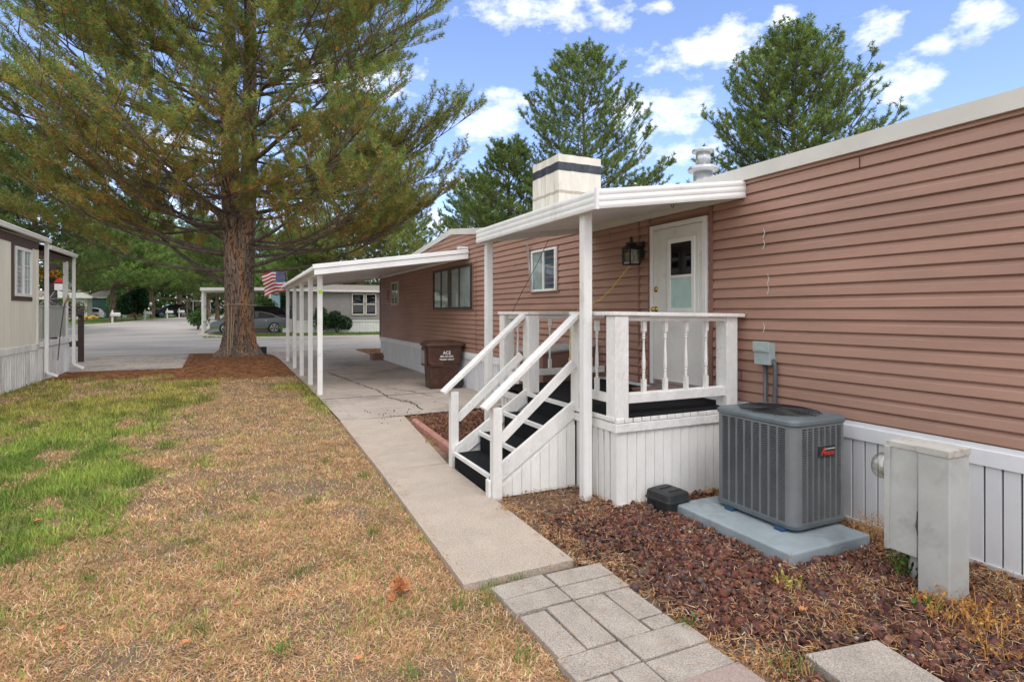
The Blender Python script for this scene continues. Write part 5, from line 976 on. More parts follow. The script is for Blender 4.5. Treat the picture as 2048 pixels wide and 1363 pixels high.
def pine(label, loc, H, Rf, seed, zlo, nl, tr, twig=.42, shoot=.30, sl=(.32, .5), k=26, nlen=.14, nw=.012, tip=((.085, .135, .03),), old=((.26, .12, .03),), oldf=lambda t, z: .3, group=None, fork=None, rise=(.15, .6), bare_=.32, lean=(0, 0), limb_r=.05, extra=None, flare=1.5, tuft=1.0, upk=1.0):
    r = random.Random(seed); root = thing('pine_tree', label, 'pine tree', loc, group=group, world=False)
    tm = MB()
    def stem(pts, rad, n=14, rough=.0):
        b0 = len(tm.v); pts = [Vector(p) for p in pts]
        for i_, p in enumerate(pts):
            for q in range(n):
                a = 2 * math.pi * q / n; rr_ = rad[i_] * (1 + rough * (math.sin(q * 2.7 + i_ * .35) * .5 + r.uniform(-.4, .4))); tm.v.append((p.x + rr_ * math.cos(a), p.y + rr_ * math.sin(a), p.z))
        for i_ in range(len(pts) - 1):
            for q in range(n): a = b0 + i_ * n + q; b = b0 + i_ * n + (q + 1) % n; tm.f.append((a, b, b + n, a + n))
        tm.f.append(tuple(b0 + (len(pts) - 1) * n + q for q in range(n)))
    if fork:
        zf, offs = fork; zsL = [-.1, .1, .25, .5, .9, 1.5, 2.2, 2.9, 3.5, zf]
        fl = [2.0, 1.65, 1.4, 1.2, 1.07, 1.0, .98, .99, 1.03, 1.06]
        stem([(lean[0] * z, lean[1] * z, z) for z in zsL], [tr * f for f in fl], 26, .10)
        stems = []
        for (ox, oy, tk, sc_) in offs:
            P_ = []; rd = []
            for j in range(15):
                t = j / 14; z = (zf - 1.1) + (H * sc_ - zf + 1.1) * t; e = min(1, t * 5) ** .8; g_ = .55 + .45 * e + .5 * t
                P_.append((lean[0] * z + ox * g_, lean[1] * z + oy * g_, z)); rd.append(tk * (1 - t) ** .8 + .02)
            stem(P_, rd, 16, .07); stems.append((P_, rd))
    else:
        P_ = []; rd = []
        for j in range(16): t = j / 15; z = -.1 + (H + .1) * t; P_.append((lean[0] * z + .08 * math.sin(z * .6 + seed), lean[1] * z + .08 * math.cos(z * .5 + seed), z)); rd.append(tr * (flare if j == 0 else 1) * (1 - t) ** .85 + .015)
        stem(P_, rd, 12, .06); stems = [(P_, rd)]
    def sp(st, z):
        zs = [p[2] for p in st[0]]; return Vector((float(np.interp(z, zs, [p[0] for p in st[0]])), float(np.interp(z, zs, [p[1] for p in st[0]])), z)), float(np.interp(z, zs, st[1]))
    lm = MB(); SP = []; SD = []; SL = []; SO = []
    def limb(P0, a, L, ri, dr, rad, z, bare__):
        n = 8; pts = []; sw = r.uniform(-.25, .25); wob = r.uniform(0, 6)
        for j in range(n + 1):
            t = j / n; aa = a + sw * t; rr_ = L * t; zo = L * (ri * t - dr * t * (1 - t) * 1.0 + .16 * t ** 3) + .04 * L * math.sin(t * 5 + wob) * t
            pts.append(P0 + Vector((math.cos(aa) * rr_, math.sin(aa) * rr_, zo)))
        lm.tube(pts, [max(.012, rad * (1 - j / n) ** .9) for j in range(n + 1)], 6, cap=False)
        # secondaries
        ns = max(3, int(L * (1 - bare__) / twig)); side = r.choice((-1, 1))
        for q in range(ns + 1):
            t = bare__ + (1 - bare__) * (q + r.uniform(0, .7)) / (ns + .7); t = min(t, .995); i_ = min(n - 1, int(t * n)); f = t * n - i_; p = pts[i_].lerp(pts[i_ + 1], f); d = (pts[i_ + 1] - pts[i_]).normalized(); side = -side
            sL = (L * .46 * (1 - t) ** .7 + .42) * r.uniform(.7, 1.15); sd_ = d.cross(Vector((0, 0, 1))).normalized() * side
            dd = (d * r.uniform(.6, .95) + sd_ * r.uniform(.6, 1.0) + Vector((0, 0, r.uniform(-.08, .45)))).normalized()
            e = p + dd * sL + Vector((0, 0, .10 * sL)); mid = p.lerp(e, .55) + Vector((0, 0, -.03 * sL)); lm.tube([p, mid, e], [max(.007, rad * .3), .009, .005], 4, cap=False)
            m_ = max(2, int(sL / shoot))
            for w_ in range(m_ + 1):
                u = .38 + .62 * w_ / m_; pp = p.lerp(mid, u / .55) if u < .55 else mid.lerp(e, (u - .55) / .45)
                sv_ = 1 if w_ % 2 else -1; side2 = dd.cross(Vector((0, 0, 1))); side2 = side2.normalized() if side2.length > .01 else Vector((1, 0, 0))
                q2 = (dd * r.uniform(.5, 1.1) + side2 * sv_ * (0 if w_ == m_ else r.uniform(.3, .9)) + Vector((0, 0, r.uniform(.15, .85) * upk))).normalized()
                SP.append(tuple(pp)); SD.append(tuple(q2)); SL.append(r.uniform(*sl)); SO.append(oldf(t * .6 + u * .4, p.z))
        d = (pts[-1] - pts[-2]).normalized()
        for _ in range(3): SP.append(tuple(pts[-1])); SD.append(tuple((d + Vector((r.uniform(-.35, .35), r.uniform(-.35, .35), r.uniform(.1, .6)))))); SL.append(sl[1]); SO.append(.1)
    for i_ in range(nl):
        f = (i_ + r.random()) / nl; z = zlo + (H - zlo) * (f ** .92) * .985
        st = r.choice(stems) if len(stems) > 1 else stems[0]; z = min(z, st[0][-1][2] - .3); P0, tr0 = sp(st, z); a = i_ * 2.39996 + r.uniform(-.4, .4)
        if len(stems) > 1 and z < H * .6:     # limbs leave each stem on its own side
            ox = st[0][-1]; oa = math.atan2(ox[1] - lean[1] * ox[2], ox[0] - lean[0] * ox[2]); a = oa + r.uniform(-1.75, 1.75)
        L = Rf(z) * r.choice((r.uniform(.72, 1.0), r.uniform(.85, 1.08))); ff = (z - zlo) / (H - zlo); ri = rise[0] + (rise[1] - rise[0]) * ff + r.uniform(-.1, .12)
        limb(P0, a, L, ri, .22 * (1 - ff), max(.02, limb_r * L / Rf(zlo + 2) * (1 - .5 * ff)), z, bare_ * (1 - ff * .55))
    if extra:
        for (si, z, a, L, ri, rad, br) in extra: P0, _ = sp(stems[si], z); limb(P0, a, L, ri, .1, rad, z, br)
    tm.build('trunk', 'bark', root, smooth=True); lm.build('branches', 'limb', root, smooth=True)
    needles('crown', SP, SD, SL, k, nlen, nw, tip, old, SO, seed, root, t0=.0 if tuft == 1 else .45)
    return root
A0 = math.atan2(-.427, .904)       # the direction that runs to the right across the view
TIPB = [(.20, .28, .070), (.25, .31, .075), (.14, .24, .07), (.28, .30, .08)]; OLDB = [(.60, .29, .08), (.50, .26, .08), (.66, .36, .12), (.40, .28, .09)]
big = pine('huge twin-trunked pine with rusty inner needles standing by the road', (-.05, 25.35, 0), 25.5, lambda z: float(np.interp(z, [3, 5, 8, 11, 14.5, 18, 22, 25.5], [7.2, 8.4, 8.9, 8.4, 6.8, 4.9, 2.6, .6])), 11, 4.0, 182, .53, twig=.30, shoot=.21, sl=(.28, .52), k=44, nlen=.165, nw=.021,
    tip=TIPB, old=OLDB, oldf=lambda t, z: (.62 - .56 * t) * (1.2 if z < 8 else .65), fork=(4.2, [(.904 * -.34, .427 * .34, .36, .97), (.904 * .36, -.427 * .36, .33, 1.0)]), rise=(.10, .62), bare_=.30, limb_r=.080, upk=1.7,
    extra=[(0, 2.75, A0 + math.pi - .35, 7.5, .52, .10, .55), (0, 3.9, A0 + math.pi + .3, 8.6, .40, .12, .5), (0, 3.4, A0 + math.pi + .1, 8.0, .12, .07, .45), (1, 3.5, A0 - .25, 7.5, .28, .09, .5), (1, 3.3, A0 + .2, 7.0, .2, .08, .45), (1, 7.6, A0 - .5, 8.2, .45, .10, .4), (0, 5.2, A0 + math.pi - .6, 8.6, .62, .12, .45), (0, 4.9, -1.75, 3.0, .55, .05, .1), (0, 5.4, -1.4, 2.8, .7, .05, .1), (0, 6.1, -1.9, 3.2, .6, .05, .12), (0, 5.8, -1.6, 2.2, .9, .04, .05), (1, 4.7, -1.2, 2.6, .35, .04, .15), (0, 7.4, -1.6, 3.6, .6, .05, .15), (1, 8.4, -1.3, 3.8, .6, .05, .2), (0, 9.4, -1.8, 4.2, .6, .05, .2), (1, 10.6, -1.5, 4.2, .6, .05, .2), (0, 4.4, A0 + math.pi - .9, 8.5, .3, .08, .35), (1, 4.4, A0 - .6, 8.6, .3, .08, .35), (1, 5.6, A0 + .1, 9.4, .35, .09, .3), (0, 4.0, A0 + math.pi + .7, 8.0, .2, .07, .35), (1, 3.9, A0 - .1, 8.4, .16, .07, .4)])
# stakes strapped to the trunk
mb = MB(); mb.tube([(-.45, 24.62, .0), (-.42, 24.72, 1.6), (-.44, 24.70, 2.1)], .028, 6); mb.tube([(-.36, 24.60, .0), (-.30, 24.70, 1.95)], .022, 6); mb.tube([(-.30, 24.6, .35), (-.22, 24.68, 1.7)], .018, 6)
mb.build('garden_stakes', 'tan', label='long thin tan stakes strapped upright against the big pine trunk', cat='stakes')
mb = MB(); mb.tube([(-.05 + .64 * math.cos(a), 25.35 + .66 * math.sin(a), 2.02 + .02 * math.sin(3 * a)) for a in np.linspace(0, 2 * math.pi, 29)], .018, 5); mb.build('strap', 'tan', label='thin strap around the big pine trunk holding the stakes', cat='strap')
# pines behind the brown home
G1 = [(.19, .275, .075), (.22, .30, .085), (.16, .245, .07)]; O1 = [(.36, .27, .09), (.26, .26, .08)]
pine('open-crowned green pine rising behind the canvas-covered chimney', (13.5, 21.3, 0), 12.7, lambda z: float(np.interp(z, [2, 5.5, 7.5, 10, 11.8, 12.7], [3.9, 3.9, 3.0, 1.9, .9, .3])), 23, 3.0, 104, .15, twig=.31, shoot=.27, sl=(.20, .34), k=38, nlen=.15, nw=.027, tip=G1, old=O1, oldf=lambda t, z: .1, rise=(.08, .85), bare_=.22, limb_r=.045)
pine('shorter dense pine left of the canvas-covered chimney', (11.3, 24.4, 0), 9.3, lambda z: float(np.interp(z, [2, 5, 7.5, 9.3], [2.9, 2.6, 1.4, .3])), 29, 2.5, 95, .13, twig=.34, shoot=.28, sl=(.2, .32), k=30, nlen=.15, nw=.032, tip=G1, old=O1, oldf=lambda t, z: .1, rise=(.0, .7), bare_=.2, limb_r=.04)
pine('full green pine rising behind the brown roof, right of the flue', (19.1, 15.3, 0), 11.9, lambda z: float(np.interp(z, [2, 5.5, 8, 10, 11.2, 11.9], [3.8, 3.6, 2.7, 1.6, .8, .3])), 37, 2.6, 165, .16, twig=.30, shoot=.26, sl=(.2, .32), k=38, nlen=.14, nw=.026, tip=G1, old=O1, oldf=lambda t, z: .12, rise=(.12, .95), bare_=.18, limb_r=.045)
pine('tall yellow-green pine just behind the huge pine on its right', (9.2, 50.5, .4), 19.5, lambda z: float(np.interp(z, [2, 8, 13, 19.5], [6.6, 7.2, 5.2, .6])), 41, 4.0, 130, .28, twig=.5, shoot=.42, sl=(.4, .65), k=26, nlen=.26, nw=.05, tip=[(.24, .31, .08), (.28, .33, .09)], old=O1, oldf=lambda t, z: .2, rise=(.05, .6), bare_=.25, limb_r=.07)
# generic pines of the background, copied
gA = pine('dark dense pine behind the left home, nearest of the row', (-14.5, 34.5, .1), 13.5, lambda z: float(np.interp(z, [1, 5, 9, 13.5], [4.8, 5.0, 3.8, .6])), 51, 3.2, 110, .26, twig=.42, shoot=.36, sl=(.4, .6), k=24, nlen=.24, nw=.055, tip=[(.12, .21, .06), (.155, .24, .07)], old=O1, oldf=lambda t, z: .25, rise=(-.05, .5), bare_=.2, limb_r=.06, group='background pines')
gB = pine('spreading bright green pine behind the nearest white mailbox', (-11.2, 66.5, .7), 9.5, lambda z: float(np.interp(z, [2, 4, 7, 9.5], [5.0, 5.2, 3.8, .8])), 57, 3.3, 85, .28, twig=.42, shoot=.36, sl=(.4, .65), k=24, nlen=.26, nw=.06, tip=[(.18, .30, .075), (.22, .34, .09)], old=O1, oldf=lambda t, z: .15, rise=(-.02, .4), bare_=.15, limb_r=.06, group='background pines')
BG = [(gA, -20.5, 30.0, 1.0, 'dark dense pine behind the left home at the left edge of the picture'), (gA, -16.5, 46, 1.0, 'dark pine above the hanging flower basket of the left porch'), (gA, -11.5, 44.5, .95, 'dark pine standing right behind the left porch'), (gB, -12.2, 84, 1.3, 'green pine above the dark hedge'), (gB, -9.6, 80, .95, 'green pine behind the second mailbox'), (gA, -20, 118, 1.5, 'tall far pine behind the green house'), (gB, -8.2, 99, 1.25, 'pale green pine over the tan pergola'),
      (gA, -13.5, 100, 1.35, 'dark far pine between hedge and pergola'), (gB, -2.0, 121, 1.3, 'yellow-green pine over the distant white carport'), (gA, -8, 132, 1.5, 'far dark pine closing the end of the road'), (gA, 2.5, 128, 1.4, 'far dark pine seen through the flat white carport posts'), (gB, 7, 118, 1.2, 'far pine seen above the roof of the parked sedan'), (gA, -2.2, 68.5, .75, 'dark pine behind the flat white carport at its left end'), (gA, 15.5, 63, 1.0, 'pine behind the grey home at the right'), (gB, 5.5, 53.5, .9, 'green pine behind the blue house wall'), (gA, 22, 55, 1.05, 'pine behind the right end of the grey home'), (gA, -33, 60, 1.2, 'dark pine far beyond the left home'), (gA, -28, 48, 1.1, 'dark pine beyond the roof of the left home'), (gA, -4, 88, .9, 'dark pine right of the curving road')]
for k, (src, x, y, s_, lb) in enumerate(BG): dup(src, (x, y, tz(x, y)), rz=k * 1.37, label=lb, scale=(s_, s_, s_ * (1 + .06 * math.sin(k * 2.1))))
# the far wood that closes the end of the road
r_ = np.random.default_rng(77); n_ = 26000; fx_ = r_.uniform(-120, 110, n_); hh_ = 6.5 + 4.5 * fbm(fx_ * .12, fx_ * 0, 3) * 1.2 - 1.5; fz_ = 1 + hh_ * r_.uniform(0, 1, n_) ** .8; fy_ = 150 + r_.uniform(-4, 4, n_) + 4 * np.sin(fx_ * .2) - np.abs(fx_) * .15
leafcloud('far_trees', 'leafmat', np.stack([fx_, fy_, fz_], -1), .75, [(.06, .12, .04), (.09, .15, .05), (.05, .10, .04), (.12, .17, .06)], 78, kind='stuff', label='distant mass of green trees closing the end of the road', cat='trees')
def shrub(name, label, c, rad, n, size, cols, seed, cat='shrub', stems=True, group=None):
    t = thing(name, label, cat, (c[0], c[1], tz(c[0], c[1])), group=group); z0_ = tz(c[0], c[1])
    leafcloud('leaves', 'leafmat', blobpts(n, (c[0], c[1], z0_ + rad[2] * .75), (rad[0], rad[1], rad[2]), seed, 11, .5), size, cols, seed, t)
    mb = MB(); r_ = random.Random(seed)
    for k in range(7): a = r_.uniform(0, 6.28); mb.tube([(c[0], c[1], z0_ - .05), (c[0] + rad[0] * .25 * math.cos(a), c[1] + rad[1] * .25 * math.sin(a), z0_ + rad[2] * .5), (c[0] + rad[0] * .5 * math.cos(a), c[1] + rad[1] * .5 * math.sin(a), z0_ + rad[2] * 1.0)], [.03, .02, .01], 5)
    mb.build('stems', 'limb', t); return t
DG = [(.018, .055, .018), (.03, .075, .02), (.015, .04, .015)]; MG = [(.05, .13, .025), (.07, .16, .03)]
shrub('shrub', 'dark green rounded shrub in front of the grey home', (6.0, 40.9), (.95, .8, .95), 3600, .07, DG, 3)
shrub('shrub', 'lighter taller leafy shrub left of the dark rounded one', (5.0, 40.9), (.7, .6, 1.1), 2200, .07, MG + DG, 4)
shrub('shrub', 'rounded yellow-green shrub at the far road corner by the left porch', (-12.6, 53.5), (2.1, 1.8, 1.35), 6000, .11, [(.13, .20, .03), (.09, .16, .03), (.05, .10, .02)], 5)
shrub('hedge', 'large dark green leafy hedge by the road between two mailboxes', (-9.75, 69.9), (1.5, 2.8, 2.1), 9000, .14, DG + [(.03, .10, .03)], 6, 'hedge')
shrub('shrub', 'bright green bush between the green house and the pine trunk', (-13.9, 88.5), (1.5, 1.5, 2.4), 2600, .16, [(.16, .28, .05), (.10, .2, .04)], 7)
shrub('shrub', 'small green bush beside the parked sedan behind the carport posts', (-2.8, 47.5), (.9, .8, 1.0), 1500, .08, MG, 8)
shrub('shrub', 'bright bushy growth behind the roof of the parked sedan', (1.5, 56), (2.2, 1.5, 1.7), 3500, .12, [(.14, .22, .06), (.08, .16, .04)], 9)
shrub('shrub', 'narrow dark conifer shrub beside the blue house wall', (3.75, 60), (.35, .35, 2.2), 1600, .10, DG, 10)
ag = MB()
for k in range(26):
    a = k * 2.4; L = .5 + .25 * random.random(); x, y = 2.45, 41.2; ag.add([(x - .03 * math.sin(a), y + .03 * math.cos(a), .3), (x + .03 * math.sin(a), y - .03 * math.cos(a), .3), (x + .28 * L * math.cos(a), y + .28 * L * math.sin(a), .3 + .9 * L)], [(0, 1, 2)])
ag.build('iris_plant', mat('iris_green', (.12, .26, .04), .5, .2, 5), label='spiky bright green plant beside the rear wheel of the sedan', cat='plant')

# ================================================================== GRASS, LITTER, GRAVEL
def blades(name, X, Y, hgt, tilt, wd, col, seed, zf=None, curl=.5, m='grass', z0=0.0, **kw):
    r = np.random.default_rng(seed); n = len(X); Z = (terr(X, Y) if zf is None else zf) + z0 - .012
    a = r.uniform(0, 2 * np.pi, n); d = np.stack([np.cos(a), np.sin(a)], -1); b = a + r.normal(0, .5, n) * curl * 2; d2 = np.stack([np.cos(b), np.sin(b)], -1); sx, sy = -np.sin(a), np.cos(a)
    L = hgt * r.uniform(.5, 1.3, n); st = np.sin(tilt); ct = np.cos(tilt); t2 = np.clip(tilt + r.uniform(0, 1, n) * curl, 0, 1.7)
    p0 = np.stack([X, Y, Z], -1); p1 = p0 + np.stack([d[:, 0] * st, d[:, 1] * st, ct], -1) * (L * .55)[:, None]; p2 = p1 + np.stack([d2[:, 0] * np.sin(t2), d2[:, 1] * np.sin(t2), np.cos(t2)], -1) * (L * .5)[:, None]; p2[:, 2] = np.maximum(p2[:, 2], Z + .004)
    s_ = np.stack([sx, sy, np.zeros(n)], -1) * (wd * r.uniform(.6, 1.3, n))[:, None] / 2
    V = np.stack([p0 - s_, p0 + s_, p1 + s_ * .8, p1 - s_ * .8, p2], 1).reshape(-1, 3); i = np.arange(n)[:, None] * 5
    F = np.concatenate([i + np.array([[0, 1, 2]]), i + np.array([[0, 2, 3]]), i + np.array([[3, 2, 4]])], 0)
    return npmesh(name, V, F, m, np.repeat(col, 5, 0), **kw)
def scatter(n, x0, x1, y0, y1): return rng.uniform(x0, x1, n), rng.uniform(y0, y1, n)
bands = [(150000, -2.6, 1.5, 1.2, 3.2), (230000, -3.6, 1.5, 3.2, 5.5), (170000, -4.6, 1.5, 5.5, 9), (110000, -4.6, 1.5, 9, 14), (70000, -4.6, 1.5, 14, 20.5)]
XX = []; YY = []; SC = []
for n, a, b, c_, d in bands: x, y = scatter(n, a, b, c_, d); XX.append(x); YY.append(y); SC.append(np.full(n, 1.0 + max(0, (c_ - 3)) * .11))
X = np.concatenate(XX); Y = np.concatenate(YY); S = np.concatenate(SC)
redge = np.interp(Y, [0, 3.33, 3.40, 9.3, 9.4, 25], [1.43, 1.44, 1.28, 1.43, 1.46, 1.42]) + .03 * (fbm(Y * 4, Y * 0, 5) - .4)
inl = (X < redge) & ~((needlezone(X, Y) > .6)) & ~((X < -1.65) & (Y > 20.2))
clump = fbm(X * 9, Y * 9, 88); keep = rng.uniform(size=len(X)) < np.clip(1.2 - bare(X, Y) * .78 + (clump - .5) * .6 + greenness(X, Y) * .6, .05, 1)
inl &= keep; X, Y, S = X[inl], Y[inl], S[inl]
g = greenness(X, Y); isg = rng.uniform(size=len(X)) < np.maximum(g * .78, .03 + .05 * (fbm(X * 3, Y * 3, 91) > .58))
u = rng.uniform(size=(len(X), 1)); dryc = np.array([.74, .46, .24]) * (1 - u) + np.array([.46, .265, .135]) * u; dryc *= rng.uniform(.5, 1.3, (len(X), 1)); dryc[rng.uniform(size=len(X)) < .14] = (.85, .66, .44)
u = rng.uniform(size=(len(X), 1)); grc = np.array([.16, .31, .055]) * (1 - u) + np.array([.30, .38, .09]) * u; grc *= rng.uniform(.6, 1.3, (len(X), 1)); fy_ = sst(9, 14, Y)[:, None]; grc = grc * (1 - fy_) + grc * np.array([1.25, .92, 1.0]) * fy_
lush = sst(.42, .62, fbm(X * 3.1, Y * 2.3, 101))[:, None]; grc = grc * (1.25 * (1 - lush) * np.array([1.15, 1, 1]) + .78 * lush); dryc = dryc * (.72 + .56 * fbm(X * 6, Y * 6, 103))[:, None]
col = np.where(isg[:, None], grc, dryc); strong = isg & (g > .35)
hgt = np.where(strong, .065, np.where(isg, .045, .042)) * S ** .35; tilt = np.where(isg, rng.uniform(.15, 1.15, len(X)), rng.uniform(.95, 1.56, len(X))); wd = np.where(isg, .0052, .0042) * S
blades('lawn_grass', X, Y, hgt * (.7 + .8 * fbm(X * 5, Y * 5, 99)), tilt, wd, col, 5, curl=.35, kind='stuff', label='patchy lawn of straw-coloured dead grass with green clumps', cat='grass')
# distant lawn strips across the street
x1_, y1_ = scatter(16000, -2, 16, 37.4, 41.4); x2_, y2_ = scatter(14000, -22, -9.5, 52, 80); ok = x2_ < np.interp(y2_, [50, 56, 60, 68, 75, 88], [-15, -11.4, -9.9, -8.6, -7.2, -5.5]); x2_, y2_ = x2_[ok], y2_[ok]
Xf = np.concatenate([x1_, x2_]); Yf = np.concatenate([y1_, y2_]); u = rng.uniform(size=(len(Xf), 1)); blades('far_grass', Xf, Yf, np.full(len(Xf), .09), rng.uniform(.1, .8, len(Xf)), np.full(len(Xf), .03), (np.array([.13, .22, .04]) * (1 - u) + np.array([.20, .25, .07]) * u), 6, kind='stuff', label='short green grass verges across the street', cat='grass')
# pine needle litter: thin dry needles under the big pine, along the drive and in the beds
def litter(name, X, Y, ln, wd, cols, seed, z0=.0, up=.18, **kw):
    r = np.random.default_rng(seed); n = len(X); Z = terr(X, Y) + z0 + r.uniform(0, .02, n); a = r.uniform(0, 2 * np.pi, n); L = ln * r.uniform(.5, 1.3, n); b = a + r.normal(0, .7, n); el_ = r.normal(0, up, n)
    d1 = np.stack([np.cos(a), np.sin(a), el_], -1) * (L / 2)[:, None]; d2 = np.stack([np.cos(b), np.sin(b), -el_], -1) * (L / 2)[:, None]; p0 = np.stack([X, Y, Z], -1); p1 = p0 + d1; p2 = p1 + d2
    for q in (p1, p2): q[:, 2] = np.maximum(q[:, 2], Z + .001)
    s_ = np.stack([-np.sin(a), np.cos(a), r.normal(0, .3, n)], -1) * wd / 2; V = np.stack([p0 - s_, p0 + s_, p1 + s_, p1 - s_, p2 + s_ * .5, p2 - s_ * .5], 1).reshape(-1, 3); i = np.arange(n)[:, None] * 6
    F = np.concatenate([i + np.array([[0, 1, 2, 3]]), i + np.array([[3, 2, 4, 5]])], 0); cols = np.asarray(cols); c = cols[r.integers(0, len(cols), n)] * r.uniform(.6, 1.3, (n, 1)); return npmesh(name, V, F, 'grass', np.repeat(c, 6, 0), **kw)
NC = [(.36, .165, .07), (.28, .125, .055), (.45, .24, .11), (.22, .10, .05)]
x, y = scatter(60000, -4.4, 1.9, 14.5, 27); k_ = (needlezone(x, y) > rng.uniform(.15, .8, len(x))) & ~((x > 1.35) & (rng.uniform(size=len(x)) < .85)) & ~((x < -1.7) & (y > 20.3) & (rng.uniform(size=len(x)) < .8)); x, y = x[k_], y[k_]
litter('needle_litter', x, y, .14, .010, NC, 8, z0=.0, up=.12, kind='stuff', label='rust-brown fallen pine needles around the big trunk', cat='pine needles')
x, y = scatter(2200, 1.4, 4.6, 9.4, 26); k_ = rng.uniform(size=len(x)) < np.where(x < 1.7, .9, .18) ; litter('needle_litter', x[k_], y[k_], .10, .007, NC, 9, z0=.032, up=.05, kind='stuff', label='sparse fallen needles scattered on the concrete drive', cat='pine needles')
x, y = scatter(5000, 4.7, 8, 22.5, 26.8); litter('needle_litter', x, y, .14, .012, NC, 10, z0=.036, up=.1, kind='stuff', label='patch of brown needles at the street end of the drive', cat='pine needles')
# gravel
def rocks(name, X, Y, size, cols, seed, z0=0, **kw):
    r = np.random.default_rng(seed); bm = bmesh.new(); bmesh.ops.create_icosphere(bm, subdivisions=1, radius=1); bv = np.array([v.co[:] for v in bm.verts]); bf = np.array([[v.index for v in f.verts] for f in bm.faces]); bm.free()
    n = len(X); m_ = len(bv); q = r.normal(size=(n, 4)); q /= np.linalg.norm(q, axis=1)[:, None]; w_, x_, y_, z_ = q.T
    Rm = np.stack([1 - 2 * (y_**2 + z_**2), 2 * (x_ * y_ - z_ * w_), 2 * (x_ * z_ + y_ * w_), 2 * (x_ * y_ + z_ * w_), 1 - 2 * (x_**2 + z_**2), 2 * (y_ * z_ - x_ * w_), 2 * (x_ * z_ - y_ * w_), 2 * (y_ * z_ + x_ * w_), 1 - 2 * (x_**2 + y_**2)], -1).reshape(n, 3, 3)
    sz = size * r.uniform(.45, 1.25, n) * (1 + .6 * (r.uniform(size=n) < .10)); an = r.uniform(.62, 1.15, (n, 1, 3)); v = bv[None] * an * r.uniform(.66, 1.22, (n, m_, 1)); v = np.einsum('nij,nkj->nki', Rm, v) * sz[:, None, None]
    v += np.stack([X, Y, terr(X, Y) + z0 + sz * r.uniform(.1, .75, n)], -1)[:, None]; F = (bf[None] + (np.arange(n) * m_)[:, None, None]).reshape(-1, 3)
    cols = np.asarray(cols); c = cols[r.integers(0, len(cols), n)] * r.uniform(.55, 1.35, (n, 1)); return npmesh(name, v.reshape(-1, 3), F, 'rock', np.repeat(c, m_, 0), **kw)
RC = [(.145, .055, .042), (.18, .068, .048), (.12, .055, .05), (.20, .085, .06), (.12, .085, .08), (.24, .12, .085), (.15, .065, .06), (.08, .045, .042)]
def offpad(x, y): return ~((x > 3.42) & (x < 4.32) & (y > 2.74) & (y < 3.98)) & ~((x > 3.04) & (y > 4.26)) & ~((x > 3.82) & (x < 4.05) & (y > 1.98) & (y < 2.17)) & ~((x > 3.3) & (x < 3.62) & (y > 3.92) & (y < 4.2)) & ~((abs(x - 2.75) < .26) & (abs(y - 1.72) < .26)) & (x < 4.6)
x, y = scatter(30000, 2.1, 4.62, 1.0, 4.95); band_ = np.exp(-((x - (2.95 + .22 * (y - 1.5) * -.45 + .0)) / .62) ** 2) ; band_ = np.maximum(band_, sst(2.6, 2.0, y) * .55)
de = x - np.interp(y, [-5, 0, 2.0, 3.3, 3.45, 4.9], [2.32, 2.3, 2.27, 2.22, 2.1, 2.15]); pr_ = np.clip(np.maximum(band_, .55) * sst(-.05, .16, de + (fbm(x * 4, y * 4, 15) - .5) * .3) * (.35 + 1.1 * sst(.35, .6, fbm(x * 2.4, y * 2.4, 77))), 0.03, 1) * sst(4.6, 3.9, y)
k_ = (rng.uniform(size=len(x)) < pr_) & offpad(x, y) & (de > 0.0); rocks('red_gravel', x[k_], y[k_], .0178, RC, 12, kind='stuff', label='dark red lava rock gravel between path and air conditioner', cat='gravel')
x, y = scatter(700, 2.05, 4.6, 1.0, 4.9); k_ = offpad(x, y) & bedmask(x, y); rocks('pale_gravel', x[k_], y[k_], .010, [(.42, .33, .26), (.30, .25, .22), (.46, .38, .30), (.25, .2, .18)], 13, z0=.012, kind='stuff', label='small pale pebbles and chips scattered among red gravel', cat='gravel')
x, y = scatter(5200, 2.3, 4.2, 6.7, 9.5); k_ = ((x - 2.38 - (y - 6.75) * .045 > .05) & (y < 9.45 + .15 * (x - 2.4)) & ~((x > 3.0) & (y < 6.85))) | ((y > 9.2) & (x > 2.3) & (y < 9.5) & (rng.uniform(size=len(x)) < .2)); rocks('red_gravel', x[k_], y[k_], .020, [(.16, .06, .04), (.2, .085, .055), (.12, .05, .04), (.24, .12, .08)], 14, kind='stuff', label='red gravel of the small bed beside the porch steps', cat='gravel')
x, y = scatter(45, 1.9, 2.9, 8.7, 10.2); rocks('loose_stone', x, y, .012, RC, 15, z0=.03, kind='stuff', label='few loose dark stones scattered over the walkway end', cat='gravel')
SCOL = [(.56, .34, .16), (.46, .25, .12), (.62, .42, .24), (.38, .20, .10), (.56, .28, .10), (.68, .52, .34)]
x, y = scatter(42000, 2.02, 4.64, .9, 4.95); de = x - np.interp(y, [-5, 0, 2.0, 3.3, 3.45, 4.9], [2.32, 2.3, 2.27, 2.22, 2.1, 2.15]); pk = np.clip(.42 * sst(3.7, 4.3, x) + .40 * sst(.2, .03, de) + .55 * sst(.54, .70, fbm(x * 2.6, y * 2.6, 44)) + .35 * sst(2.8, 2.2, y) + .25 * sst(3.6, 4.6, y), .10, 1)
k_ = (rng.uniform(size=len(x)) < pk) & (de > -.05) & offpad(x, y); litter('dry_weeds', x[k_], y[k_], .07, .0030, SCOL, 16, z0=.008, up=.45, kind='stuff', label='tangled dry straw and dead weeds over the red gravel bed', cat='dead weeds')
x, y = scatter(7000, 2.1, 4.62, 1.0, 4.95); k_ = (rng.uniform(size=len(x)) < np.clip(.15 + .7 * sst(3.6, 4.3, x) + .4 * sst(3.6, 4.2, y), 0, 1)) & offpad(x, y) & bedmask(x, y)
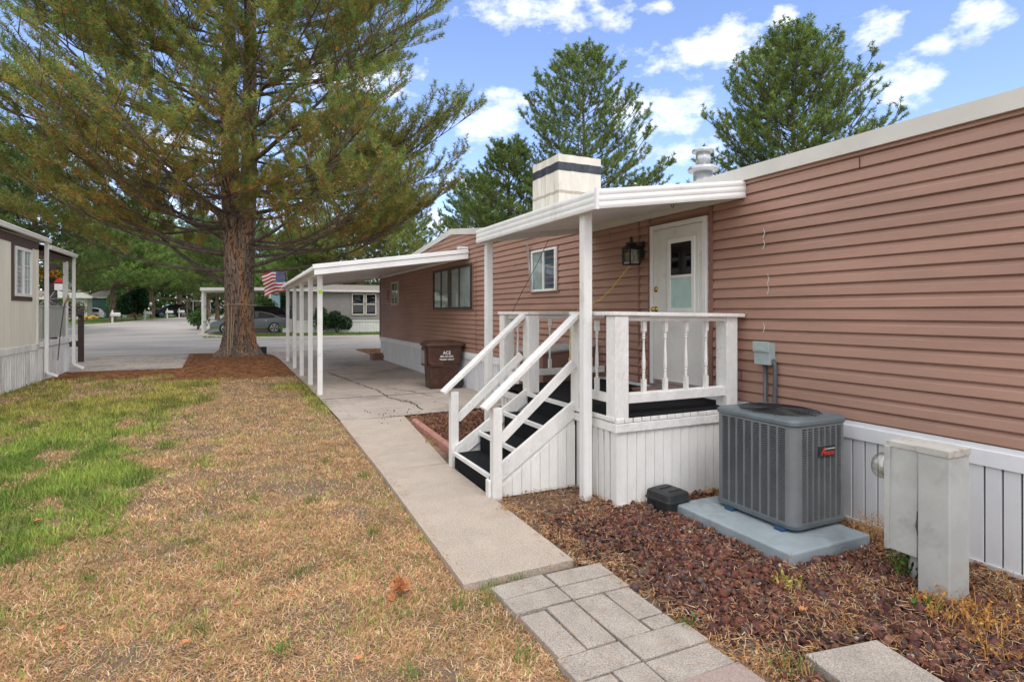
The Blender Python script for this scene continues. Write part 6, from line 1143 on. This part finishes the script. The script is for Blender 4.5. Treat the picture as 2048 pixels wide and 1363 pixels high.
leafcloud('leaf_litter', 'leafmat', np.stack([x[k_], y[k_], rng.uniform(.008, .03, k_.sum())], -1), .014, [(.42, .20, .08), (.30, .14, .06), (.52, .33, .17), (.48, .17, .04)], 17, kind='stuff', label='small crumbled brown leaves among the gravel', cat='dead leaves')
x, y = scatter(2600, 2.35, 3.9, 6.75, 9.3); litter('dry_weeds', x, y, .08, .003, SCOL, 18, z0=.015, up=.3, kind='stuff', label='dry straw over the small gravel bed beside the steps', cat='dead weeds')
x, y = scatter(520, 1.3, 2.3, 1.0, 3.45); litter('loose_straw', x, y, .05, .0025, SCOL, 31, z0=.036, up=.15, kind='stuff', label='loose straws blown over the grey pavers', cat='dead weeds')
y = rng.uniform(3.4, 9.2, 420); x = np.where(rng.uniform(size=420) < .6, np.interp(y, [3.4, 6.2, 9.3], [1.28, 1.37, 1.43]) + np.abs(rng.normal(0, .05, 420)), np.interp(y, [3.4, 6.2, 9.3], [2.08, 2.1, 2.4]) - np.abs(rng.normal(0, .05, 420))); litter('loose_straw', x, y, .045, .003, SCOL, 32, z0=.037, up=.12, kind='stuff', label='loose straws along both edges of the walkway', cat='dead weeds')
# orange weeds with tiny leaves by the pedestal
def weed(label, cx, cy, n, rad, h, cols, seed, ls=.012, stemc='straw', name='weed'):
    t = thing(name, label, 'weed', (cx, cy, 0)); r_ = random.Random(seed); mb = MB(); P = []
    for k in range(n):
        a = r_.uniform(0, 6.28); rr_ = rad * math.sqrt(r_.random()); x, y = cx + rr_ * math.cos(a), cy + rr_ * math.sin(a); hh = h * r_.uniform(.5, 1.1); bx, by = r_.uniform(-.6, .6) * hh, r_.uniform(-.6, .6) * hh
        mb.tube([(x, y, 0), (x + bx * .4, y + by * .4, hh * .6), (x + bx, y + by, hh)], [.0018, .0014, .0008], 3, cap=False)
        for j in range(5): u = .3 + .7 * j / 4; P.append((x + bx * u + r_.uniform(-.01, .01), y + by * u + r_.uniform(-.01, .01), hh * u + .004))
    mb.build('stems', stemc, t); leafcloud('leaves', 'leafmat', np.array(P), ls, cols, seed, t); return t
OC = [(.60, .27, .05), (.50, .20, .04), (.66, .38, .10), (.40, .22, .06)]; GC = [(.06, .15, .03), (.09, .20, .04), (.12, .18, .05)]
weed('orange-brown dying weed at the foot of the grey pedestal', 3.72, 1.92, 90, .20, .10, OC, 1); weed('orange-brown dying weeds spreading right of the pedestal base', 3.75, 1.55, 120, .36, .09, OC, 2); weed('dark green leafy weed growing beneath the meter box', 4.02, 2.32, 46, .12, .16, GC + [(.03, .06, .02)], 3, .022); weed('small bright green weed in front of the pedestal', 3.62, 2.0, 14, .06, .07, GC, 4, .018)
weed('yellowish weed in the gravel in front of the pad', 3.12, 2.52, 20, .08, .09, [(.35, .36, .07), (.5, .35, .1)], 5, .014); weed('green weed between the pavers in mid path', 2.24, 2.47, 16, .05, .05, GC + [(.25, .1, .05)], 6, .012); weed('dry weed tuft between gravel and pavers', 2.35, 2.0, 40, .14, .08, SCOL, 7, .008); weed('green and straw weeds at the bottom edge of the gravel bed', 2.42, 1.95, 30, .10, .09, GC, 8, .010)
weed('tall dead straw tangle behind the concrete pad', 4.42, 2.85, 80, .14, .17, SCOL, 9, .008); weed('dead straw tangle at the right of the pedestal', 4.3, 1.7, 110, .25, .10, SCOL, 10, .008); weed('green sprout beside the red edging', 2.27, 7.3, 24, .08, .07, [(.30, .36, .08), (.4, .3, .1)], 11, .012); weed('dry tuft beside the near stair post', 2.1, 4.55, 40, .10, .07, SCOL + [(.2, .22, .06)], 12, .008)
weed('small weed growing from the driveway crack', 2.85, 10.8, 16, .10, .06, [(.16, .18, .07)], 13, .012); weed('straw weeds along the right edge of the walkway', 2.2, 3.9, 60, .12, .05, SCOL, 14, .007)
# green tufts in the dead grass
tx = [(-.35, 5.0), (.35, 4.1), (.6, 5.6), (1.15, 3.25), (.95, 4.6), (1.2, 6.2), (.2, 3.2), (-.2, 3.6), (.75, 2.7), (1.3, 2.6), (1.36, 3.2), (1.45, 3.33), (1.62, 3.36), (-.9, 4.6), (.9, 7.0), (1.1, 2.2), (.1, 5.9)]
X = np.concatenate([rng.normal(a, .035, 60) for a, b in tx]); Y = np.concatenate([rng.normal(b, .035, 60) for a, b in tx]); u = rng.uniform(size=(len(X), 1))
blades('grass_tuft', X, Y, np.full(len(X), .07), rng.uniform(.05, .8, len(X)), np.full(len(X), .0038), np.array([.09, .19, .035]) * (1 - u) + np.array([.2, .28, .07]) * u, 19, kind='stuff', label='scattered upright green tufts in the dead lawn and paver joints', cat='grass')
# dry fallen leaves
def leafmesh(s_, seed, curl=1.0):
    r_ = random.Random(seed); mb = MB(); n = 9; out_ = []
    for k in range(n * 2):
        a = 2 * math.pi * k / (n * 2); rd = s_ * (1.0 if k % 2 == 0 else .66) * r_.uniform(.8, 1.1); x, y = rd * math.cos(a), rd * .8 * math.sin(a); out_.append((x, y, curl * (abs(y) * .9 + x * x / s_ * .5) + r_.uniform(0, .25) * s_ * curl + .008))
    mb.v = [(0, 0, .01)] + out_; mb.f = [(0, 1 + k, 1 + (k + 1) % (n * 2)) for k in range(n * 2)]; return mb
for i_, (x, y, s_, lb) in enumerate([(-.26, 3.42, .03, 'small curled brown leaf, bottom centre-left of the dead lawn'), (.53, 2.9, .03, 'small orange-brown leaf near the bottom edge of the dead lawn, left of the pavers'), (-.88, 3.86, .03, 'small brown leaf at the lower left of the dead lawn'), (-1.5, 5.92, .04, 'orange leaf at the edge of the green grass, left'), (-.02, 3.75, .022, 'tiny orange leaf lowest in the middle of the dead lawn'), (4.0, 4.12, .05, 'broad brown leaf between porch skirt and grey pad'), (2.93, 2.28, .035, 'pale curled leaf lying on the red gravel')]):
    leafmesh(s_, i_).build('fallen_leaf', 'dryleaf', label=lb, cat='leaf', group='fallen leaves', origin=(0, 0, 0)).location = (x, y, .015)
lc = thing('leaf_clump', 'crumpled clump of large orange-brown dry leaves on the dead lawn', 'leaves', (.87, 3.52, 0), world=False)
for k, (x, y, z, s_, a) in enumerate([(-.03, 0, .01, .06, .3), (.03, .02, .025, .055, 1.4), (.06, -.01, .01, .05, 2.6), (0, .02, .05, .05, 4.0), (-.03, -.05, .0, .035, 5.0)]):
    o = leafmesh(s_, 20 + k, 1.6).build('leaf', 'dryleaf', lc); o.location = (x, y, z); o.rotation_euler = (.5 * math.sin(k * 2), .6 * math.cos(k * 3), a)
# coil of chain / hose in the small bed
mb = MB(); r_ = random.Random(4); 
for k in range(3): mb.tube([(2.62 + (.13 + .02 * k) * math.cos(a) + .05 * k, 6.75 + (.18 + .02 * k) * math.sin(a) + .05 * k, .05 + .02 * k + .02 * math.sin(a * 3 + k)) for a in np.linspace(0, 2 * math.pi, 22)], .018, 6)
mb.build('coiled_hose', 'rubber', label='coiled dark grey hose lying in the small bed by the steps', cat='hose')
